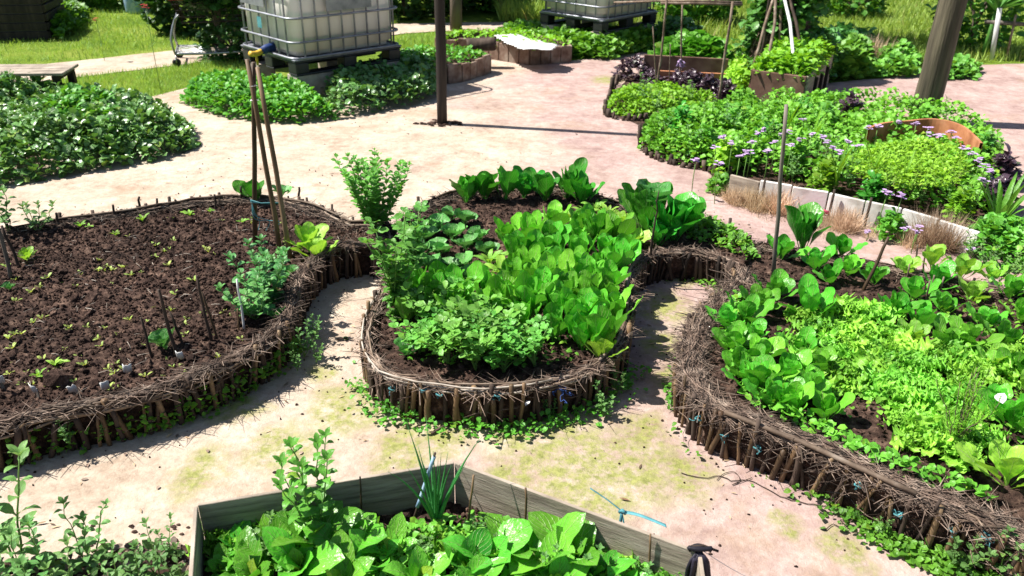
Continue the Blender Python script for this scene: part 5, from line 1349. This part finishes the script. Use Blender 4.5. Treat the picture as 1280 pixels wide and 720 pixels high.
cover('ground_weeds', 'light grassy patch inside the terracotta ring', 'ground cover', PP([(1060, 200), (1090, 185), (1150, 178), (1200, 190), (1215, 210), (1190, 235), (1120, 235), (1070, 222)], .2), 2600, .03, .06, 'lime', .1, .19, TLL, seed=164)
drygrass('fine pale grass inside the terracotta ring', PP([(1060, 200), (1090, 185), (1150, 178), (1200, 190), (1215, 210), (1190, 235), (1120, 235), (1070, 222)], .2), 1500, .07, .2, 72, 'grass', .6)
for a, b in ((830, 175), (870, 195), (905, 175), (935, 200), (880, 160), (960, 190), (990, 225), (1010, 190), (1035, 215), (1060, 235), (1100, 255), (1150, 255), (1190, 265), (1225, 245), (1240, 205), (1100, 165), (1180, 168), (945, 150), (1000, 160), (820, 140), (860, 130), (800, 130)):
    NET.place(tuple(P(a, b, .06)), 'taller leafy herb standing out of the far right groundcover', 'herb', 'taller herbs in the far right groundcover', sc=rng.uniform(.7, 1.15))
# edging stumps
E1 = smoothline(PP([(912, 222), (880, 214), (845, 208), (815, 198), (800, 186), (802, 170)], .0), .03)
E2 = smoothline(PP([(852, 150), (800, 152), (770, 150), (756, 142), (762, 122), (775, 100), (790, 92)], .0), .03)
for E_, lab, sp_ in ((E1, 'row of short weathered edging stakes along the curve of the right-hand herb bed', .045), (E2, 'row of short weathered edging stakes round the lime herb corner', .05)):
    t = thing('stake_edging', (E_[0][0], E_[0][1], 0), 0, lab, 'edging'); s = np.concatenate([[0], np.cumsum(np.linalg.norm(np.diff(E_, axis=0), axis=1))]); q = 0
    while q < s[-1]:
        p = np.array([np.interp(q, s, E_[:, k]) for k in (0, 1)]) - E_[0]; h = rng.uniform(.03, .09) * (2.2 if rng.random() < .1 else 1); g = G(); g.add(*tube([(p[0], p[1], -.01), (p[0] + rng.normal(0, .01), p[1] + rng.normal(0, .01), h)], rng.uniform(.012, .02), 7)); g.build('stake', M['oldwood'], t); q += rng.uniform(.6, 1.6) * sp_
# dark purple plants
for i, (a, b, w_, h) in enumerate(((790, 98, 24, .25), (815, 108, 14, .2), (862, 118, 22, .28), (885, 122, 22, .3), (905, 128, 16, .25), (935, 98, 10, .2), (845, 112, 14, .22))):
    pl = PP([(a - w_, b), (a - w_ * .5, b + 5), (a + w_ * .6, b + 5), (a + w_, b - 1), (a + w_ * .3, b - 7), (a - w_ * .6, b - 6)], 0)
    cover('purple_plant', 'dark purple-leaved clump in the far right bed near the brown boards', 'purple plant', pl, 420, .055, h * .75, 'purple', .12, 0., TLL, seed=170 + i, kind=None, group='purple clumps by the brown boards')
# brown board bed
def board(p, q, h, th, mat, label, z=0., name='board', cat='board', lean=0.):
    a, b = P(*p, 0)[:2], P(*q, 0)[:2]; L = np.linalg.norm(b - a); ang = math.atan2(b[1] - a[1], b[0] - a[0]); g = G(); m = 10
    g.add(*box(0, L, -th / 2, th / 2, 0, h)); o = g.build(name, M[mat], None, False); o.location = (a[0], a[1], z); o.rotation_euler = (lean, 0, ang); bevel(o, .003, 1); return tag(o, label, cat)
board((803, 96), (907, 102), .24, .03, 'brownplank', 'long brown board edging the cabbages at the far right bed')
board((822, 106), (905, 110), .15, .03, 'terracotta', 'orange terracotta edging piece in front of the long brown board')
cover('cabbage_row', 'row of light green cabbages behind the long brown board', 'cabbages', PP([(815, 92), (905, 98), (910, 84), (880, 78), (830, 76)]), 1500, .13, .3, 'lettuce', .15, 0., seed=180)
cover('ground_weeds', 'yellow-green weeds between the terracotta piece and the plank box', 'ground cover', PP([(895, 118), (905, 95), (935, 92), (940, 118), (925, 125)]), 1200, .05, .25, 'lime', .15, seed=181)
# plank box
rootp = [P(*q, 0)[:2] for q in ((932, 132), (1002, 142), (1035, 106), (962, 96))]; t = thing('planter_box', (rootp[0][0], rootp[0][1], 0), 0, 'raised box of brown and grey planks below the bean poles', 'planter')
for i, mt in ((0, 'brownplank'), (1, 'plank'), (2, 'plank'), (3, 'brownplank')):
    a, b = rootp[i] - rootp[0], rootp[(i + 1) % 4] - rootp[0]; L = np.linalg.norm(b - a); g = G(); g.add(*box(.016, L - .016, 0, .028, 0, .34)); g.tr(rz(math.atan2(b[1] - a[1], b[0] - a[0])), (a[0], a[1], 0)); bevel(g.build('board', M[mt], t, False), .004, 1)
for k in range(3):
    a = rootp[1] - rootp[0]; b = rootp[2] - rootp[0]; p = a + (b - a) * (.3 + .22 * k); g = G(); g.add(*box(-.018, .018, -.03, -.001, 0, .26)); g.tr(rz(math.atan2((b - a)[1], (b - a)[0])), (p[0], p[1], 0)); g.build('cleat', M['blackpost'], t, False)
pg = np.array(rootp); g = G(); g.add(np.column_stack([pg - rootp[0], np.full(4, .27)]), [[0, 1, 2, 3]]); g.build('soil', M['soil'], t)
grass_top = np.array(pg); cover('carrot_tops', 'feathery green tops filling the raised plank box', 'herbs', pg * .96 + pg.mean(0) * .04, 3600, .07, .2, 'lime', .1, .26, TLL, seed=182)
cover('ground_weeds', 'darker herbs at the back of the raised plank box', 'herbs', PP([(960, 100), (1035, 106), (1040, 90), (975, 84)]), 1600, .07, .45, 'ivy', .2, 0, seed=183)
# bean tepee
ap = PY(978, -60, P(985, 100, 0)[1]); t = thing('bean_tepee', P(985, 100, 0), 0, 'tepee of poles overgrown with climbing beans', 'bean poles'); ro = np.array(t.location)
for a, m_ in (((940, 88), 'branch'), ((960, 100), 'branch'), ((998, 112), 'white'), ((1010, 92), 'oldwood'), ((1000, 84), 'oldwood'), ((975, 84), 'branch'), ((950, 80), 'oldwood')):
    b = P(*a, .2); e = ap + rng.normal(0, .05, 3); g = G(); pts = np.linspace(b, e + (e - b) * .06, 6); pts[1:-1] += rng.normal(0, .008, (4, 3)); g.add(*tube(pts - ro, .016, 7)); g.build('pole', M[m_], t)
n = 5200; f = rng.uniform(0, .95, n); a = rng.uniform(0, 6.28, n); rad = .42 * (1 - f) + .08; gl = G()
pos = np.stack([rad * np.cos(a) - .05, rad * np.sin(a) + .15, .15 + f * 1.25], 1) + rng.normal(0, .04, (n, 3)); keep = fbm(pos[:, 0] * 4, pos[:, 2] * 4 + pos[:, 1] * 4, 8) > .36; pos = pos[keep]; n = len(pos)
inst(gl, TL, pos, rots(rng.uniform(0, 6.28, n), rng.uniform(-1, .6, n), rng.uniform(-.6, .6, n)), .095 * rng.uniform(.5, 1.4, n)); gl.build('foliage', M['ivy'], t)
g = G()
for k in range(160):
    aa = rng.uniform(0, 6.28); h0 = rng.uniform(.2, .6); pts = [];
    for s in np.linspace(0, 1, 6): rr = .36 * (1 - .75 * s) ; pts.append((rr * math.cos(aa + s * .8) - .05 + rng.normal(0, .02), rr * math.sin(aa + s * .8) + .15 + rng.normal(0, .02), h0 * .4 + s * rng.uniform(.5, .9)))
    g.add(*tube(np.array(pts), .006, 4))
tag(g.build('dry_vines', M['twig'], t), kind='stuff')
# cane trellis
t = thing('cane_trellis', P(860, 118, 0), 0, 'rectangular trellis of thin bamboo canes over the purple plants', 'trellis'); ro = np.array(t.location)
def cane(a, b, r=.011, z0=0., dy=0, name='cane'):
    base = P(a[0], a[1], z0); top = PY(b[0], b[1], base[1] + dy); pts = np.linspace(base, top, 6); pts[1:-1] += rng.normal(0, .004, (4, 3)); g = G(); g.add(*tube(pts - ro, r, 7)); g.build(name, M['branch'], t); return top
tA = cane((820, 122), (834, -6)); tB = cane((849, 113), (853, 2), .009); tC = cane((897, 134), (916, 2), .013)
for dz, y0 in ((0, 0), (.018, .0)):
    g = G(); a = PY(826, 4, P(860, 122, 0)[1]); b = PY(928, 6, P(860, 122, 0)[1]); a[2] += dz; b[2] += dz; g.add(*tube([a - ro + [0, dz, 0], (a + b) / 2 - ro + [0, dz, .004], b - ro + [0, dz, 0]], .012, 7)); g.build('crossbar', M['branch'], t)
g = G(); a = PY(768, 3, 9.3); b = PY(830, 1, 8.6); g.add(*tube([a - ro, b - ro], .01, 7)); g.build('crossbar', M['branch'], t)
stick((822, 126), (816, 33), .007, 'branch', 'thin cane left of the cane trellis', z0=0.); stick((836, 118), (838, 55), .006, 'branch', 'shorter thin cane inside the cane trellis', z0=0.)
g = G(); p = PY(851, 75, P(849, 113, 0)[1]); 
for k in range(5): ribbon(g, [p, p + rng.normal(0, .02, 3) + [0, -.02, -.02], p + [rng.normal(0, .04), -.02, -.06]], .02, np.array([1, 0, 0]))
o = g.build('ribbon', M['petal'], loc=p); tag(o, 'pale pink ribbon tied to the middle cane of the cane trellis', 'ribbon'); m = o.modifiers.new('s', 'SOLIDIFY'); m.thickness = .001

# terracotta ring
arc = smoothline(np.array([P(a, b, .0)[:2] for a, b in ((1078, 203), (1105, 195), (1140, 190), (1165, 192), (1190, 200), (1205, 212), (1212, 224))]), .03); g = G(); m = len(arc); tn = tangents(arc); nn2 = np.stack([-tn[:, 1], tn[:, 0]], 1)
hh = .27 + .008 * np.sin(np.arange(m) * .3); V = np.vstack([np.column_stack([arc, np.zeros(m)]), np.column_stack([arc, hh]), np.column_stack([arc + nn2 * .02, hh]), np.column_stack([arc + nn2 * .02, np.zeros(m)])])
i = np.arange(m - 1); g.add(V, [np.stack([i + k * m, i + 1 + k * m, i + 1 + (k + 1) * m, i + (k + 1) * m], 1) for k in range(3)]); o = g.build('edging_ring', M['terracotta'], smooth=False); tag(o, 'curved terracotta edging standing round the light grassy patch', 'edging')
# white boards with leaning gap
wb = [(908, 246), (945, 256), (985, 263), (1030, 270), (1075, 281), (1120, 291), (1165, 305), (1215, 322)]
t = thing('white_edging', P(*wb[0], 0), 0, 'row of peeling white boards holding the flower bed beside the path', 'edging'); ro = np.array(t.location)
for k in range(len(wb) - 1):
    a, b = P(*wb[k], 0)[:2] - ro[:2], P(*wb[k + 1], 0)[:2] - ro[:2]; L = np.linalg.norm(b - a); g = G(); g.add(*box(.004, L - .004, 0, .022, 0, .17 + rng.uniform(-.02, .012))); g.tr(rz(math.atan2(b[1] - a[1], b[0] - a[0])), (a[0], a[1], 0)); bevel(g.build('board', M['whiteboard'] if k not in (0,) else M['plank'], t, False), .003, 1)
for k in (1, 3, 4):
    g = G(); a = P(wb[k][0] + 5, wb[k][1] + 3, 0) - ro; g.add(*tube([a, a + [.0, -.01, .2]], .008, 6)); g.build('peg', M['oldwood'], t)
dg = PP([(905, 250), (960, 262), (1040, 278), (1110, 294), (1170, 310), (1200, 322), (1190, 312), (1120, 306), (1040, 292), (960, 272), (915, 262)], 0)
for k, (a, b, w_, n_, h_) in enumerate(((918, 250, 16, 900, .10), (945, 258, 18, 900, .13), (972, 262, 14, 650, .16), (1000, 274, 14, 350, .06), (1028, 280, 18, 600, .08), (1055, 284, 18, 900, .13), (1085, 292, 12, 300, .06), (1135, 304, 14, 500, .09), (962, 270, 26, 300, .05), (1040, 292, 30, 350, .05))):
    pl = PP([(a - w_, b - 2), (a - w_ * .3, b + 9), (a + w_ * .7, b + 10), (a + w_, b + 3), (a + w_ * .4, b - 4), (a - w_ * .4, b - 6)], 0)
    drygrass('clump of dry brown grass at the foot of the white boards', pl, n_, h_, .0, 400 + k, wide=.4)['group'] = 'dry grass clumps along the white boards'
drygrass('thick tuft of dry brown grass against the last white board', PP([(1150, 300), (1190, 306), (1195, 318), (1165, 316), (1140, 306)], 0), 1700, .2, .0, 74, wide=.22)
cover('ground_weeds', 'small green herb growing among the dry grass by the white boards', 'herb', PP([(1092, 292), (1120, 290), (1125, 304), (1100, 306)], 0), 300, .035, .16, 'cover', .06, seed=184)
cover('ground_weeds', 'round green herb on the path at the corner of the white boards', 'herb', PP([(885, 234), (905, 230), (912, 242), (890, 246)], 0), 240, .04, .1, 'cover', .06, seed=185)
# pink cloth on path edge
p = P(1012, 268, .03); g = G()
for k in range(5): g.add(*tube(smoothline(np.array([[-.08, -.01 * k, .02 + .008 * k], [0, .01 - .012 * k, .035 + .006 * k], [.10, -.012 * k, .015 + .004 * k]]), .03), .011, 7))
o = g.build('pink_cloth', M['pink']); o.location = p; tag(o, 'twisted bright pink cloth lying at the foot of the white boards', 'cloth')
# lilac flowers
fl = [(a, b, .28 if b < 250 else .12) for a, b in ((948, 168), (955, 162), (968, 178), (925, 195), (935, 190), (1000, 175), (1042, 185), (1062, 178), (1072, 182), (1122, 152), (1145, 155), (1162, 168), (1190, 165), (1195, 172), (1225, 200), (1232, 208), (1005, 150), (985, 165), (1110, 240), (1128, 245), (895, 185), (905, 172), (915, 180), (940, 178), (960, 190), (975, 168), (990, 182), (1015, 168), (1028, 172), (1035, 178), (1050, 190), (1085, 160), (1098, 158), (1160, 160), (1175, 170), (1205, 185), (1215, 192), (1230, 225), (1240, 215), (870, 200), (900, 205))]
flowers('small lilac flower head above the groundcover of the white-boarded bed', fl, .034, 'petal', 6, group='lilac flowers in the white-boarded bed')
flowers('small lilac flower head low in front of the white boards', [(1085, 290, .06), (1132, 285, .12), (1146, 290, .14), (1150, 282, .15), (1075, 268, .04), (1214, 312, .08)], .025, 'petal', 7, group='lilac flowers before the white boards')
# dark purple plants at right
for a, b, l in ((1055, 158, 'purple-leaved plant behind the groundcover near the thick post'), (1245, 232, 'dark purple plant behind the sword-leaved plant'), (1240, 262, 'dark purple plant at the feet of the sword-leaved plant')):
    pl = PP([(a - 18, b), (a - 6, b + 8), (a + 14, b + 7), (a + 18, b - 3), (a, b - 8)], 0); cover('purple_plant', l, 'purple plant', pl, 260, .08, .28, 'purple', .1, 0, TLL, seed=190 + a, kind=None)
drygrass('reddish dead stems below the raised plank box', PP([(995, 152), (1040, 150), (1035, 135), (1005, 138)], 0), 900, .2, 0., 75, 'twig', .2)
# sword-leaved plant
g = G()
for i in range(18):
    a = i * GA; l = rng.uniform(.25, .45); lf = leaf(l, .035, rng.uniform(65, 85), rng.uniform(0, 70), .3, 0, 3, 9, .02, .35, .6); put(g, lf, a, (math.cos(a) * .02, math.sin(a) * .02, 0))
o = g.build('sword_leaf_plant', M['cover']); o.location = P(1245, 285, 0); tag(o, 'plant with long sword-shaped leaves at the right end of the white boards', 'plant')
g = G()
for i in range(9):
    a = i * GA; l = rng.uniform(.2, .32); lf = leaf(l, .03, rng.uniform(50, 80), rng.uniform(-30, 10), .3, 0, 3, 9, .02, .35, .6); put(g, lf, a)
o = g.build('sword_leaf_plant', M['lime']); o.location = P(1252, 318, 0); tag(o, 'smaller yellow-green plant with arching blades at the right edge', 'plant')
cover('ground_weeds', 'mixed weeds at the right edge between path and bed', 'ground cover', PP([(1190, 312), (1225, 298), (1290, 300), (1330, 320), (1300, 352), (1215, 325)], 0), 1500, .045, .2, 'cover', .12, seed=186)
for a, b in ((1225, 335), (1250, 350), (1270, 345), (1215, 322)):
    NET.place(pz(a, b), 'leafy weed at the right edge behind the twig bed', 'weed', 'weeds at the right edge', sc=.65)
# small reeds
for i, (a, b) in enumerate(((1045, 228), (1090, 225), (1128, 232), (985, 160), (1015, 178))):
    g = G()
    for k in range(6): lf = leaf(rng.uniform(.2, .34), .016, rng.uniform(70, 88), rng.uniform(20, 70), .2, 0, 3, 7, .02, .4, .6); put(g, lf, k * GA)
    o = g.build('leek_plant', M['lime']); o.location = P(a, b, .15); tag(o, 'thin leek-like plant standing out of the groundcover', 'leek', 'leek-like plants in the white-boarded bed')
# plants at back right beyond the path
cover('leafy_clump', 'bright leafy clump right of the raised plank box', 'plants', PP([(1032, 100), (1060, 102), (1085, 98), (1085, 78), (1050, 72), (1030, 85)], 0), 1500, .10, .28, 'bush', .2, seed=191)
cover('leafy_clump', 'dark leafy clump across the path left of the thick post', 'plants', PP([(1088, 98), (1140, 98), (1150, 82), (1130, 74), (1090, 76)], 0), 1100, .08, .2, 'bush', .2, seed=192)
cover('leafy_clump', 'grey-green kale-like clump in the meadow edge', 'plants', PP([(1020, 72), (1080, 76), (1100, 66), (1060, 58), (1020, 60)], 0), 1000, .08, .28, 'kale', .2, seed=193)
cover('leafy_clump', 'low plants on the right side of the thick post', 'plants', PP([(1165, 100), (1215, 100), (1222, 90), (1190, 80), (1160, 88)], 0), 900, .07, .13, 'bush', .2, seed=194)
drygrass('pale straw heap by the dark leafy clump', PP([(1078, 85), (1100, 85), (1100, 76), (1080, 76)], 0), 500, .3, 0., 76)
# agave-like plant
g = G()
for i in range(14): lf = leaf(rng.uniform(.3, .5), .09, rng.uniform(20, 75), rng.uniform(0, 40), .35, 0, 3, 8, .02, .4, .7); put(g, lf, i * GA, (0, 0, .55))
g.add(*tube([(0, 0, 0), (.02, 0, .56)], .03, 8)); o = g.build('spiky_plant', M['ivy']); o.location = P(1228, 72, 0); tag(o, 'spiky blue-green plant on a short stem by the rear fence', 'plant')
g = G()
# rear right fence
t = thing('fence', P(1240, 74, 0), 0, 'low fence of white post, horizontal rail and thin canes at the right', 'fence'); ro = np.array(t.location)
for a, b, r, mt in (((1239, 75), (1250, 10), .028, 'white'), ((1257, 76), (1270, 18), .014, 'branch'), ((1330, 74), (1350, 10), .03, 'white')):
    base = P(*a, 0); top = PY(*b, base[1]); g = G(); g.add(*tube([base - ro, top - ro], r, 8)); g.build('post', M[mt], t)
g = G(); a = PY(1232, 27, ro[1]); b = PY(1360, 36, ro[1]); g.add(*tube([a - ro, b - ro], .025, 8)); g.build('rail', M['stake_grey'], t)

for pr in (LET, LEU, LETD, LETL, CUR, KAL, BRD, SPR, SPK, CEL, NET, WD): pr.cleanup()
